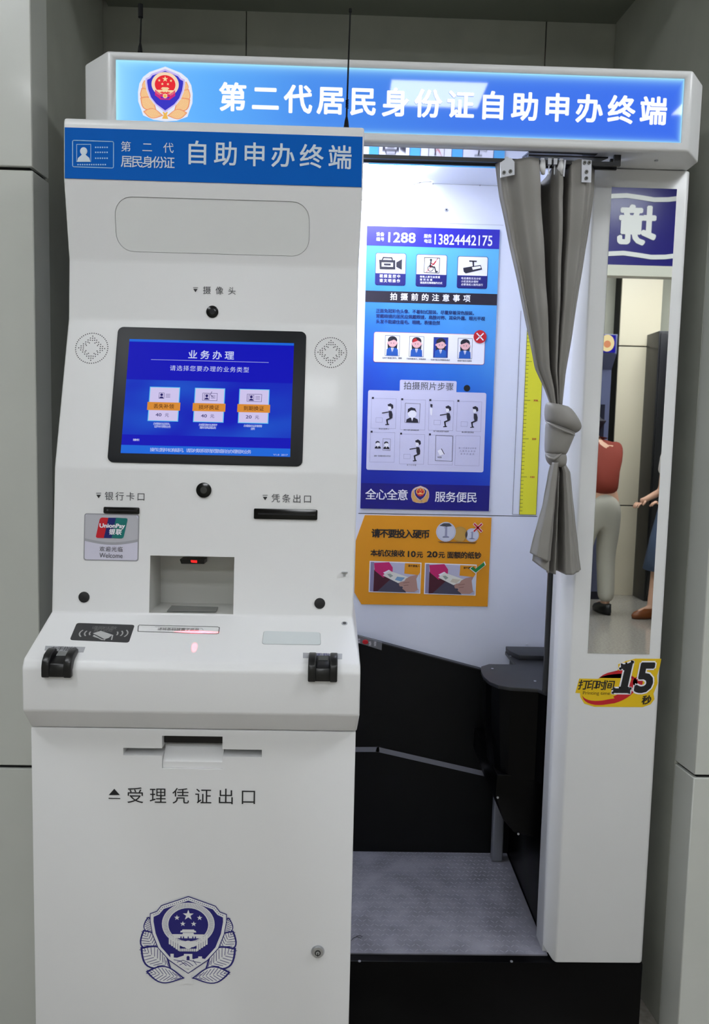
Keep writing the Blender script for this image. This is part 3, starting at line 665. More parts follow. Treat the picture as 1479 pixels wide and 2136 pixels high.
pal_p = dict(halo=mat('badge_halo', (220, 190, 160), .5), leafline=mat('badge_leafline', (206, 150, 110), .5), leaf=M_GOLD, vein=mat('badge_leafline', (0, 0, 0)), stem=M_GOLD, line=M_GOLD, band=M_PLAV, shield=M_NAVY, ring=M_GOLD, disc=mat('badge_red', (206, 30, 34), .45), star=mat('badge_yellow', (246, 214, 120), .45), drape=mat('badge_red', (0, 0, 0)))
badge(pp, *c6(404, 1750), 34/1130*pp.scale(880, 1030), pal_p, poster)

# orange notice
notice = thing('notice', 'orange notice with coins and two photos of banknotes below the blue poster', 'notice', (.27, 2.33, -.498))
pn = PL((0, 2.3270, 0)); cn = pn.frm(730, 1060, 4.771); kn = pn.scale(880, 1170)/4.771
q = MB(); q.prism([(x, 2.3272, z) for x, z in ((.082, -.2220), (.4695, -.2220), (.4680, -.4978), (.078, -.4978), (.0555, -.4610), (.0560, -.3010))], (0, .0026, 0), M_ORG); q.build('notice_sheet', notice)
q = MB(); cjk(q, pn, '请不要投入硬币', cn(212, 248), cn(796, 258), 84*kn, M_INK, .03, .0008)
cjk(q, pn, '本机仅接收', cn(203, 442), cn(548, 452), 66*kn, M_INK, .026, .0008); latin(q, pn, '10', cn(575, 455), cn(655, 457), 62*kn, M_INK, .03, .0008); cjk(q, pn, '元', cn(660, 460), cn(728, 462), 62*kn, M_INK, .026, .0008)
latin(q, pn, '20', cn(765, 458), cn(872, 460), 62*kn, M_INK, .03, .0008); cjk(q, pn, '元', cn(878, 463), cn(945, 464), 62*kn, M_INK, .026, .0008); cjk(q, pn, '面额的纸钞', cn(965, 464), cn(1308, 470), 66*kn, M_INK, .026, .0008)
q.build('lettering', notice)
q = MB(); Sn = lambda pts: [cn(*p) for p in pts]
q.sheet(pn, Sn([(870, 330), (1265, 340), (1240, 352), (900, 344)]), mat('coin_shadow_print', (120, 78, 30), .5), .0008)
for cx, cy, r, m_, rr in ((955, 235, 98, 'coin_silver', 1), (1095, 258, 76, 'coin_brass', 1), (1215, 268, 68, 'coin_silver', 1)):
    mm = mat(m_, (206, 208, 222) if m_ == 'coin_silver' else (196, 152, 74), .4); md = mat(m_+'_dark', (150, 150, 176) if m_ == 'coin_silver' else (170, 128, 56), .4)
    u, v = cn(cx, cy); hh = .0010+(.0003 if r == 98 else 0)
    q.sheet(pn, gcirc(u, v, r*kn, 26), mm, hh); q.line(pn, gcirc(u, v, r*kn*.9, 26), 2*kn, md, hh+.0002, True)
    if r != 76: q.sheet(pn, [(u+a*kn*r/98, v+b*kn*r/98) for a, b in ((-26, -38), (8, -56), (12, -56), (12, 40), (30, 46), (30, 54), (-30, 54), (-30, 46), (-10, 40), (-10, -36))], md, hh+.0003); q.line(pn, [(u-30*kn, v+.55*r*kn), (u+30*kn, v+.55*r*kn)], 7*kn, md, hh+.0003)
    if r == 98: q.sheet(pn, Sn([(890, 175), (930, 150), (990, 150), (1015, 178), (960, 185)]), M_GINK, hh+.0003)
q.build('coins_picture', notice)
q = MB(); u, v = cn(1272, 193)
for wd, m_, hh in ((26, M_PWHITE, .0018), (16, M_RED, .0022)):
    for s_ in (-1, 1): q.line(pn, [(u-36*kn, v-s_*36*kn), (u+36*kn, v+s_*36*kn)], wd*kn, m_, hh)
q.build('red_cross', notice)
M_MAG = mat('machine_magenta', (196, 30, 104), .45); M_MAR = mat('machine_maroon', (70, 12, 34), .5); M_GW = mat('photo_wall', (188, 186, 208), .5); M_SK = mat('hand_print', (176, 136, 124), .5)
for ox, bill in ((0, (120, 160, 196)), (550, (206, 196, 176))):
    q = MB(); O = lambda pts: [cn(x+ox, y+(20 if ox else 0)*(1) if True else y) for x, y in pts]
    q.sheet(pn, O([(196, 524), (712, 542), (700, 850), (186, 834)]), M_PWHITE, .0006)
    q.sheet(pn, O([(206, 534), (702, 552), (692, 842), (196, 826)]), M_GW, .0009)
    q.sheet(pn, O([(206, 534), (240, 535), (232, 828), (196, 826)]), mat('photo_lilac', (140, 132, 164), .5), .0010)
    q.sheet(pn, O([(548, 546), (702, 552), (698, 668), (540, 650)]), M_ORG, .0010)
    q.sheet(pn, O([(240, 610), (340, 680), (420, 640), (410, 700), (270, 828), (232, 828)]), M_MAR, .0012)
    q.sheet(pn, O([(240, 545), (390, 536), (426, 590), (424, 640), (330, 690), (246, 620)]), M_MAG, .0013)
    q.sheet(pn, O([(330, 640), (388, 612), (412, 630), (360, 668)]), M_PWHITE, .0016)
    q.sheet(pn, O([(270, 828), (410, 700), (500, 745), (560, 839)]), mat('photo_dark', (70, 66, 84), .5), .0012)
    q.sheet(pn, O([(326, 668), (392, 622), (590, 690), (540, 720), (480, 745)]), mat('banknote', (226, 224, 214), .5), .0018)
    q.sheet(pn, O([(470, 680), (548, 690), (510, 728), (446, 712)]), mat('banknote_%d' % ox, bill, .5), .0020)
    q.sheet(pn, O([(370, 655), (400, 650), (430, 672), (400, 690)]), mat('banknote_grey', (150, 160, 150), .5), .0020)
    q.sheet(pn, O([(486, 752), (500, 734), (540, 726), (556, 700), (600, 676), (660, 662), (690, 670), (690, 800), (640, 832), (560, 830), (520, 800), (530, 780), (494, 776)]), M_SK, .0022)
    q.line(pn, O([(530, 742), (590, 735)]), 5*kn, mat('skin_shade', (130, 92, 84), .5), .0025); q.line(pn, O([(535, 770), (580, 765)]), 5*kn, mat('skin_shade', (0, 0, 0)), .0025)
    q.sheet(pn, O([(660, 700), (694, 640), (694, 812), (672, 800)]), mat('sleeve_print', (196, 206, 222), .5), .0026)
    cjk(q, pn, '请不要投入', O([(578, 570)])[0], O([(696, 578)])[0], 22*kn, M_INK, .02, .0014)
    q.build('banknote_photo', notice)
q = MB(); ck = [(1195, 598), (1222, 580), (1242, 606), (1330, 536), (1342, 566), (1250, 640)]
q.sheet(pn, [ (cn(1262, 590)[0]+(a[0]-cn(1262, 590)[0])*1.12, cn(1262, 590)[1]+(a[1]-cn(1262, 590)[1])*1.16) for a in Sn(ck)], M_PWHITE, .0030); q.sheet(pn, Sn(ck), M_GRN, .0034); q.build('green_tick', notice)

# height ruler
ruler = thing('height_ruler', 'yellow height ruler on the white back wall behind the curtain', 'ruler', (.58, 2.33, -.2105))
q = MB(); q.prism([(x, 2.3285, z) for x, z in ((.5545, -.2103), (.6062, -.2103), (.6062, .40), (.5545, .40))], (0, .0013, 0), M_YEL); q.build('ruler_strip', ruler)
pr = PL((0, 2.3285, 0)); q = MB()
for a, b in (((.5335, .2103), (.5335, -.40)), ((.5545, .2103), (.5545, -.40)), ((.6062, .2103), (.6062, -.40)), ((.5335, .2103), (.6062, .2103))): q.line(pr, [a, b], .0012, M_GINK, .0005)
for i in range(1, 52):
    z = -.2103+.01155*i
    q.line(pr, [(.5545, -z), (.5545+(.018 if i % 10 == 0 else .0085), -z)], .0011, M_INK, .0005)
q.build('scale_marks', ruler)
q = MB()
for i, t_ in enumerate(('100', '200', '300', '400', '500')):
    z = -.2103+.1155*(i+1); latin(q, pr, t_, (.583, -z), (.596, -z), .0055, M_RED, .02, .0006)
q.build('lettering', ruler)

# the sticker on the pillar
stk = thing('sticker', 'yellow sticker with a large black 15 and red swoosh, on the pillar below the mirror', 'sticker', (.68, 1.80, -.60))
pk = PL((0, 1.80, 0)); ckk = pk.frm(1180, 1350, 6.723); kk = pk.scale(1290, 1425)/6.723; Sk = lambda pts: [ckk(*p) for p in pts]
q = MB(); q.plate(pk, Sk([(135, 640), (190, 440), (450, 445), (600, 380), (700, 360), (740, 300), (735, 240), (860, 190), (980, 160), (1340, 162), (1320, 270), (1280, 400), (1290, 500), (1230, 650), (1245, 730), (1190, 800), (1080, 840), (400, 835), (260, 790), (205, 700), (200, 645)]), -.0005, .0006, mat('sticker_yellow', (224, 186, 14), .4)); q.build('sticker_sheet', stk)
q = MB(); n = 30; o_ = []; i_ = []
for i in range(n+1):
    t = math.pi*(-.62)+math.pi*1.62*i/n        # from the upper right round the bottom to the left
    o_.append((600+460*math.cos(t)*.8+ (40 if math.cos(t) > 0 else 0), 590+205*math.sin(t)-80*math.cos(t)))
    wdt = .62+.3*abs(math.cos(t)) if i > 0 else 1
    i_.append((600+460*math.cos(t)*.8+(40 if math.cos(t) > 0 else 0)-(90 if math.cos(t) > .2 else 0)*abs(math.sin(math.pi*i/n)), 590+205*math.sin(t)-80*math.cos(t)-75*math.sin(math.pi*i/n)**.6))
q.sheet(pk, Sk(o_+i_[::-1]), M_RED, .0009); q.sheet(pk, [(ckk(1010, 490)[0]+70*kk*math.cos(t*math.pi/9), ckk(1010, 490)[1]+80*kk*math.sin(t*math.pi/9)) for t in range(18)], M_RED, .0009)
q.build('red_swoosh', stk)
q = MB()
for off_, m_, hh in ((.085, M_PWHITE, .0012), (.035, M_BGLOSS, .0016)):
    e = (off_-.035)*330*kk*1.45
    latin(q, pk, '1', (ckk(700, 425)[0]-e+.0, ckk(700, 425)[1]), (ckk(890, 430)[0]+e, ckk(890, 430)[1]), 420*kk+2*e, m_, off_, hh, shear=.0)if False else None
def italic(ch, xl, xr, yt, yb, off_, m_, hh):
    vs_, fs = glyph(ch, off_); vb, _ = glyph(ch, .035)
    X0 = min(v[0] for v in vb); X1 = max(v[0] for v in vb); Y0 = min(v[1] for v in vb); Y1 = max(v[1] for v in vb)
    q.add([pk.p(*ckk(xl+(x-X0)/(X1-X0)*(xr-xl)+(.5-0)*170*((y-Y0)/(Y1-Y0)-.5)*1.0, yb-(y-Y0)/(Y1-Y0)*(yb-yt)), hh+z) for x, y, z in vs_], fs, m_)
for off_, m_, hh in ((.070, M_PWHITE, .0012), (.035, M_INK, .0016)):
    italic('5', 985, 1235, 210, 640, off_, m_, hh)
one = [(760, 302), (784, 240), (850, 232), (925, 203), (944, 203), (862, 574), (910, 574), (893, 641), (655, 639), (671, 575), (762, 573), (824, 300)]
q.line(pk, Sk(one), 42*kk, M_PWHITE, .0011, True); q.sheet(pk, Sk(one), M_INK, .0018)
cjk(q, pk, '打印时间', ckk(172, 525), ckk(690, 530), 138*kk, M_INK, .02, .0012, shear=.15); latin(q, pk, 'Printing time', ckk(240, 645), ckk(620, 650), 62*kk, mat('olive_ink', (90, 74, 10), .5), 0, .0012, shear=.005)
cjk(q, pk, '秒', ckk(1062, 735), ckk(1205, 738), 125*kk, M_INK, .03, .0012, shear=.15)
q.build('lettering', stk)

# ================================================================== curtain
curtain = thing('curtain', 'grey fabric curtain hanging from the booth rail, tied in a knot', 'curtain', (.50, 1.75, -.29))
def smooth(xs, x):
    for (a, va), (b, vb) in zip(xs, xs[1:]):
        if x <= b:
            t = max(0, min(1, (x-a)/(b-a))); t = t*t*(3-2*t); return va+(vb-va)*t
    return xs[-1][1]
def lerp(xs, x):
    for (a, va), (b, vb) in zip(xs, xs[1:]):
        if x <= b: t = max(0, min(1, (x-a)/(b-a))); return va+(vb-va)*t
    return xs[-1][1]
CY = 1.755
def drape(name, left, right, fold, amp, ytop, ybot, ny=60, nx=150, hem=None, thick=.0016, y0=CY, wob=.0):
    q = MB(); V = []
    for j in range(ny+1):
        t = j/ny
        for i in range(nx+1):
            s = i/nx
            yt = ytop(s); yb = ybot(s); py = yt+(yb-yt)*t
            px = lerp(left, py)+(lerp(right, py)-lerp(left, py))*s
            f_ = smooth(fold, s+wob*math.sin(t*5+s*9))
            d = y0-lerp(amp, t)*f_+.0012*math.sin(t*23+s*7)*lerp(amp, t)/.03
            V.append(on(px, py, 'Y', CY)+Vector((0, d-CY, 0)))
    n = nx+1; Fs = [(j*n+i, j*n+i+1, (j+1)*n+i+1, (j+1)*n+i) for j in range(ny) for i in range(nx)]
    q.add(V, Fs, M_FAB); q.flat = True; o = q.build(name, curtain, smooth=True)
    m = o.modifiers.new('s', 'SOLIDIFY'); m.thickness = thick; m.offset = 0; apply(o)
    o.data.polygons.foreach_set('use_smooth', [True]*len(o.data.polygons)); return o
fold_u = [(0, .5), (.04, .75), (.10, .55), (.22, .9), (.32, 1.), (.41, .9), (.44, -1.7), (.545, -1.9), (.575, .1), (.615, .75), (.655, .65), (.672, -1.3), (.705, -1.2), (.735, .7), (.86, .85), (.93, .5), (1., .1)]
top_y = lambda s: 345+lerp([(0, 4), (.08, 2), (.22, -2), (.34, -4), (.42, -2), (.45, 14), (.56, 14), (.58, 4), (.64, -3), (.68, 2), (.70, 12), (.74, 2), (.80, -2), (.92, 4), (1, 10)], s)
drape('curtain_drop', [(340, 1028), (420, 1038), (560, 1068), (700, 1098), (770, 1113), (812, 1134), (845, 1146)], [(340, 1240), (400, 1238), (500, 1224), (600, 1207), (700, 1192), (780, 1179), (845, 1172)],
      fold_u, [(0, .040), (.6, .040), (.85, .026), (1, .012)], top_y, lambda s: 848, hem=None)
# flared skirt below the knot: a back layer and a front flap
fold_l = [(0, .2), (.18, .9), (.30, .8), (.37, -.6), (.46, .45), (.51, -1.1), (.62, -1.3), (.65, .7), (.74, .95), (.88, .4), (1., -.2)]
drape('curtain_skirt', [(960, 1150), (985, 1143), (1050, 1131), (1120, 1118), (1180, 1106), (1200, 1106)], [(960, 1176), (985, 1190), (1050, 1197), (1120, 1205), (1190, 1213), (1200, 1213)],
      fold_l, [(0, .008), (.35, .022), (1, .032)], lambda s: 962, lambda s: lerp([(0, 1168), (.28, 1188), (.34, 1195), (.55, 1197), (.78, 1194), (1, 1189)], s), y0=CY)
drape('curtain_flap', [(960, 1147), (985, 1141), (1050, 1127), (1110, 1110), (1155, 1099), (1200, 1099)], [(960, 1160), (985, 1158), (1050, 1153), (1110, 1149), (1170, 1144), (1200, 1144)],
      [(0, -.2), (.3, .8), (.7, .95), (1, -.6)], [(0, .006), (.4, .012), (1, .018)], lambda s: 964, lambda s: lerp([(0, 1150), (.6, 1163), (1, 1168)], s), y0=CY-.024, nx=60)
def loft(mb, secs, m, n=36, y0=CY, pw=.8):
    V = []
    for (lx, ly, rx, ry, dep) in secs:
        a = on(lx, ly, 'Y', y0); b = on(rx, ry, 'Y', y0); c = (a+b)/2; e = (b-a)/2
        for i in range(n):
            t = 2*math.pi*i/n; ct, st_ = math.cos(t), math.sin(t)
            V.append(c+e*ct+Vector((0, -dep*math.copysign(abs(st_)**pw, st_), 0)))
    k = len(secs); Fs = [(j*n+i, j*n+(i+1) % n, (j+1)*n+(i+1) % n, (j+1)*n+i) for j in range(k-1) for i in range(n)]
    Fs += [tuple(range(n)), tuple((k-1)*n+i for i in range(n-1, -1, -1))]
    mb.add(V, Fs, m)
q = MB()
loft(q, [(1143, 838, 1166, 846, .010), (1139, 840, 1186, 846, .026), (1137, 852, 1198, 862, .034), (1137, 866, 1208, 878, .037), (1138, 876, 1213, 890, .037), (1141, 880, 1208, 899, .033), (1146, 883, 1200, 904, .026), (1150, 885, 1194, 904, .018)], M_FAB)
o = q.build('knot_wrap', curtain, smooth=True); m = o.modifiers.new('s', 'SUBSURF'); m.levels = 1; apply(o); o.data.polygons.foreach_set('use_smooth', [True]*len(o.data.polygons))
q = MB(); loft(q, [(1142, 874, 1196, 896, .020), (1138, 884, 1200, 901, .029), (1138, 900, 1196, 912, .031), (1137, 925, 1188, 930, .029), (1137, 938, 1183, 943, .027), (1138, 945, 1180, 948, .022), (1142, 947, 1176, 950, .014)], M_FAB)
o = q.build('knot_core', curtain, smooth=True); m = o.modifiers.new('s', 'SUBSURF'); m.levels = 1; apply(o); o.data.polygons.foreach_set('use_smooth', [True]*len(o.data.polygons))
q = MB(); loft(q, [(1141, 940, 1176, 944, .012), (1138, 944, 1181, 947, .022), (1138, 954, 1182, 960, .024), (1142, 965, 1180, 970, .022), (1150, 972, 1177, 973, .016), (1156, 975, 1172, 974, .008)], M_FAB)
o = q.build('knot_band', curtain, smooth=True); m = o.modifiers.new('s', 'SUBSURF'); m.levels = 1; apply(o); o.data.polygons.foreach_set('use_smooth', [True]*len(o.data.polygons))
# knot creases as rolled hems
q = MB(); q.tube([on(x, y, 'Y', CY-d) for x, y, d in ((1138, 879, .012), (1148, 885, .030), (1162, 892, .037), (1178, 899, .036), (1194, 905, .026), (1199, 908, .014))], [.0012, .0022, .0026, .0026, .002, .001], M_FAB, 8); q.build('knot_hem', curtain, smooth=True)
q = MB(); q.tube([on(x, y, 'Y', CY-d) for x, y, d in ((1138, 948, .010), (1146, 955, .024), (1156, 958, .027), (1166, 950, .027), (1172, 946, .022))], [.0012, .003, .0035, .003, .001], M_FAB, 8); q.build('knot_hem', curtain, smooth=True)
# gliders and brackets
def glider(loop, y, holes=()):
    q = MB(); pg = PL((0, y, 0)); q.plate(pg, [pg.uv(*p) for p in loop], 0, .0016, M_ALU); o = q.build('glider_plate', curtain)
    for hx, hy in holes:
        s_ = MB(); u, v = pg.uv(hx, hy); s_.disc(pg, u, v, .0040, .0016, .0030, mat('screw_steel', (110, 110, 106), .35, metal=.8), 16); s_.disc(pg, u, v, .0018, .003, .0032, M_DARK, 6); s_.build('screw', o)
    return o
glider([(1043, 340), (1056, 331), (1066, 330), (1073, 338), (1073, 365), (1044, 371)], CY-.038, ((1051, 360.5), (1064.5, 358)))
glider([(1213, 333), (1234, 335), (1232.5, 381), (1212.5, 380.5)], CY-.036, ((1219, 340), (1228.5, 340), (1223, 359), (1222.5, 372.5)))
glider([(1107.5, 332), (1109.5, 332), (1110, 366), (1108, 366)], CY-.034)
glider([(1177, 334), (1180.5, 334), (1177, 369), (1174, 368)], CY-.036)
for pts in (((1133, 334), (1131, 350), (1134, 364)), ((1171, 334), (1170, 350), (1173, 364))):
    q = MB(); q.tube([on(x, y, 'Y', CY-.030) for x, y in pts], [.0045, .008, .003], mat('glider_white', (226, 226, 228), .3, emit=0), 12); q.build('glider', curtain, smooth=True)
for px in (1056, 1098, 1131, 1146, 1158, 1170):
    a = on(px, 325, 'Y', 1.728); q = MB(); q.tube([(a.x, 1.728, .614), (a.x, 1.728, .590)], .0014, M_ALU, 8); q.box(a.x-.004, a.x+.004, 1.722, 1.734, .6095, .6225, M_ALU); q.build('rail_runner', curtain)

# ================================================================== the kiosk
KX = -.5615
kiosk = thing('kiosk', 'white free-standing self-service kiosk with a blue header and touch screen', 'kiosk', (-.26, 1.60, -1.5))
LV = [(1.630, .629, .0365), (1.606, .629, .0365), (1.6005, .618, .0365), (1.597, .509, .0361), (1.623, .357, .0317), (1.6165, .238, .0314), (1.528, -.064, .0374), (1.503, -.349, .034), (1.366, -.404, .0465), (1.357, -.418, .0468), (1.357, -.4965, .047), (1.393, -.540, .0437)]
q = MB(); V = []; n = len(LV)
for y, z, xr in LV: V.append((KX, y, z)); V.append((xr, y, z))
for y, z, xr in LV: V.append((KX, 1.798, z)); V.append((xr, 1.798, z))
def kb(i, s_): return 2*n+2*i+s_
Fs = []
for i in range(n-1):
    Fs.append((2*i, 2*i+1, 2*i+3, 2*i+2)); Fs.append((kb(i, 0), kb(i+1, 0), kb(i+1, 1), kb(i, 1)))
    for s_ in (0, 1): Fs.append((2*i+s_, 2*i+2+s_, kb(i+1, s_), kb(i, s_)) if i > 1 or True else ())
Fs.append((0, kb(0, 0), kb(0, 1), 1)); Fs.append((2*(n-1), 2*(n-1)+1, kb(n-1, 1), kb(n-1, 0)))
q.add(V, Fs, M_WHITE)
# merge duplicates at z .629 / .629 top keeps the strip planar
body = q.build('upper_housing', kiosk)
bm = bmesh.new(); bm.from_mesh(body.data); bmesh.ops.remove_doubles(bm, verts=bm.verts, dist=1e-5); bmesh.ops.dissolve_degenerate(bm, dist=1e-5, edges=bm.edges); bmesh.ops.recalc_face_normals(bm, faces=bm.faces); bm.to_mesh(body.data); bm.free()
b = body.modifiers.new('b', 'BEVEL'); b.width = .0045; b.segments = 3; b.limit_method = 'ANGLE'; b.angle_limit = .10; apply(body)
for p in body.data.polygons: p.use_smooth = True
body.data.set_sharp_from_angle(angle=.5)
P_H = PL((0, 1.6005, .618), (0, -.0035, -.109)); P_B = PL((0, 1.597, .509), (0, .026, -.152)); P_C = PL((0, 1.623, .357), (0, -.0065, -.119))
P_D = PL((0, 1.6165, .238), (0, -.0885, -.302)); P_E = PL((0, 1.528, -.064), (0, -.025, -.285)); P_S = PL((0, 1.503, -.349), (0, -.137, -.055)); P_S.n = Vector((0, -.055, .137)).normalized()
P_K = PL((0, 1.393, 0))
# tray recess, slots
cut(body, MB().box(-.3695, -.2035, 1.44, 1.60, -.3465, -.2335, mat('tray_metal', (196, 196, 192), .35, metal=.15)))
def slotbox(pl, fr, xa, ya, xb, yb, depth, m, r=0):
    a = fr(xa, ya); b = fr(xb, yb); q = MB(); q.plate(pl, rrect(a[0], a[1], b[0], b[1], r) if r else [(a[0], a[1]), (b[0], a[1]), (b[0], b[1]), (a[0], b[1])], -depth, .004, m); return q
g_ = P_B.frm(); a = g_(243, 418); b = g_(647, 528); A1 = (min(a[0], g_(243, 520)[0]), (g_(440, 415)[1])); B1 = (g_(646, 470)[0], g_(440, 530)[1])
lampcut = MB(); lampcut.plate(P_B, rrect(A1[0], A1[1], B1[0], B1[1], .036, 8), -.004, .004, M_WHITE); cut(body, lampcut)
q = MB(); q.plate(P_B, rrect(A1[0]+.001, A1[1]+.001, B1[0]-.001, B1[1]-.001, .035, 8), -.0045, -.0012, mat('lamp_cover', (222, 223, 222), .5)); q.build('lamp_cover', kiosk)
# header band
q = MB(); q.plate(P_H, [(KX+.003, .0100), (.0365-.003, .0100), (.0365-.003, .1085), (KX+.003, .1085)], -.0005, .0012, M_KBLUE); q.build('header_band', kiosk)
q = MB(); c1 = P_H.frm(100, 0, 2.113); k1 = P_H.scale(440, 320)/2.113
cjk(q, P_H, '第二代', c1(321, 650), c1(556, 650), 44*k1, M_KLET, .004, .0018); cjk(q, P_H, '居民身份证', c1(321, 714), c1(561, 716), 50*k1, M_KLET, .010, .0018)
cjk(q, P_H, '自助申办终端', c1(604, 680), c1(1342, 688), 101*k1, M_KLET, .014, .0018); q.build('lettering', kiosk)
q = MB(); a = c1(110, 620); b = c1(290, 742); M_ICO = mat('header_icon', (150, 200, 234), .45)
q.line(P_H, rrect(a[0], a[1], b[0], b[1], .003), 3.4*k1, M_ICO, .0018, True); q.line(P_H, [c1(128, 638), c1(190, 638), c1(190, 714), c1(128, 714)], 2.6*k1, M_ICO, .0018, True)
q.sheet(P_H, gcirc(*c1(159, 668), 16*k1, 16, 17*k1), M_KLET, .0019); q.sheet(P_H, [c1(130, 714), c1(134, 698), c1(150, 684), c1(152, 676), c1(166, 676), c1(168, 684), c1(184, 698), c1(188, 714)], M_KLET, .0018)
for r_, (xs, xe) in ((651, (208, 268)), (673, (208, 268)), (699, (208, 268)), (727, (130, 268))):
    n_ = int((xe-xs)/10)
    for i in range(n_): c = c1(xs+4+i*10, r_); q.sheet(P_H, gcirc(c[0], c[1], 3.6*k1, 6), M_ICO, .0018)
q.build('card_icon', kiosk)
# camera hole lettering
g_ = P_C.frm(); kC = P_C.scale(440, 620)
q = MB(); cC = P_C.frm(100, 560, 2.241); kc = kC/2.241
cjk(q, P_C, '摄像头', cC(724, 102), cC(880, 105), 36*kc, M_GINK, 0, .0008)
q.sheet(P_C, [cC(680, 96), cC(700, 96), cC(690, 112)], M_INK, .0008); q.line(P_C, [cC(680, 90), cC(701, 90)], 2.5*kc, M_GINK, .0008); q.build('lettering', kiosk)
def lens(pl, px, py, r, nm='camera_lens', hn=.002):
    u, v = pl.uv(px, py); q = MB(); q.disc(pl, u, v, r, -.002, hn, M_BGLOSS, 32); o = q.build(nm, kiosk, bevel=.0006)
    q = MB(); q.disc(pl, u, v, r*.45, hn-.0002, hn+.0004, mat('lens_glass', (30, 30, 36), .05, coat=1.), 20); q.build('lens_glass', o); return o
lens(P_C, 443, 650.5, .0125)
# screen
cs_ = P_D.frm(240, 690, 3.792); ks = P_D.scale(430, 830)/3.792
corn = [cs_(22, 2), cs_(1478, 10), cs_(1478, 1058), cs_(-60, 1058)]
uL = (P_D.uv(245, 700)[0]+P_D.uv(226, 950)[0])/2; uR = (P_D.uv(637, 710)[0]+P_D.uv(633, 960)[0])/2
vT = (P_D.uv(440, 687.5)[1]); vB = (P_D.uv(430, 969)[1])
q = MB(); q.plate(P_D, rrect(uL, vT, uR, vB, .012, 6), -.002, .003, mat('bezel_black', (22, 24, 29), .42, spec=.3)); q.build('screen_bezel', kiosk, bevel=.001)
sL = (P_D.uv(271, 712)[0]+P_D.uv(253, 940)[0])/2; sR = (P_D.uv(613, 720)[0]+P_D.uv(606, 950)[0])/2; sT = P_D.uv(440, 713)[1]; sB = P_D.uv(430, 950)[1]
def scr(x, y):
    """position on the screen: x,y as fractions of the lit area"""
    return (sL+(sR-sL)*x, sT+(sB-sT)*y)
q = MB(); q.plate(P_D, [(sL, sT), (sR, sT), (sR, sB), (sL, sB)], .002, .0034, em('screen_blue', (6, 8, 190), .85)); so = q.build('touch_screen', kiosk)
q = MB(); h1 = .0037
q.sheet(P_D, [scr(0, 0), scr(1, 0), scr(1, .022), scr(0, .022)], em('screen_sky', (24, 106, 226), .85), h1)
q.sheet(P_D, [scr(0, .93), scr(1, .93), scr(1, 1), scr(0, 1)], em('screen_sky', (0, 0, 0)), h1)
def midmat():
    m = bpy.data.materials.new('screen_mid'); m.use_nodes = True; nt = m.node_tree; b = nt.nodes['Principled BSDF']; N = nt.nodes.new; Lk = nt.links.new
    tc = N('ShaderNodeTexCoord'); g = N('ShaderNodeTexNoise'); g.inputs['Scale'].default_value = 2.2; g.inputs['Detail'].default_value = 1; Lk(tc.outputs['Generated'], g.inputs[0])
    cr = N('ShaderNodeValToRGB'); Lk(g.outputs['Fac'], cr.inputs[0]); e = cr.color_ramp.elements; e[0].position = .35; e[0].color = lin((14, 24, 196)); e[1].position = .7; e[1].color = lin((26, 84, 214))
    Lk(cr.outputs[0], b.inputs['Emission Color']); b.inputs['Emission Strength'].default_value = .85; b.inputs['Base Color'].default_value = (0, 0, 0, 1); b.inputs['Specular IOR Level'].default_value = .1; return m
q.sheet(P_D, [scr(0, .36), scr(1, .36), scr(1, .84), scr(0, .84)], midmat(), h1)
M_SW = em('screen_white', (206, 214, 250), .85); M_SC = em('screen_card', (214, 204, 246), .85); M_SCE = em('screen_cyan', (96, 200, 250), .85); M_SO = em('screen_orange', (224, 144, 52), .85); M_SI = em('screen_ink', (40, 30, 120), .6); M_ST = em('screen_brown', (110, 60, 20), .6)
SH = sB-sT; SW = sR-sL
cjk(q, P_D, '业务办理', scr(.36, .125), scr(.64, .125), SH*.075, M_SW, .022, h1+.0003)
q.line(P_D, [scr(.14, .18), scr(.85, .18)], SH*.003, M_SW, h1+.0003)
cjk(q, P_D, '请选择您要办理的业务类型', scr(.255, .250), scr(.735, .250), SH*.048, M_SW, .0, h1+.0003)
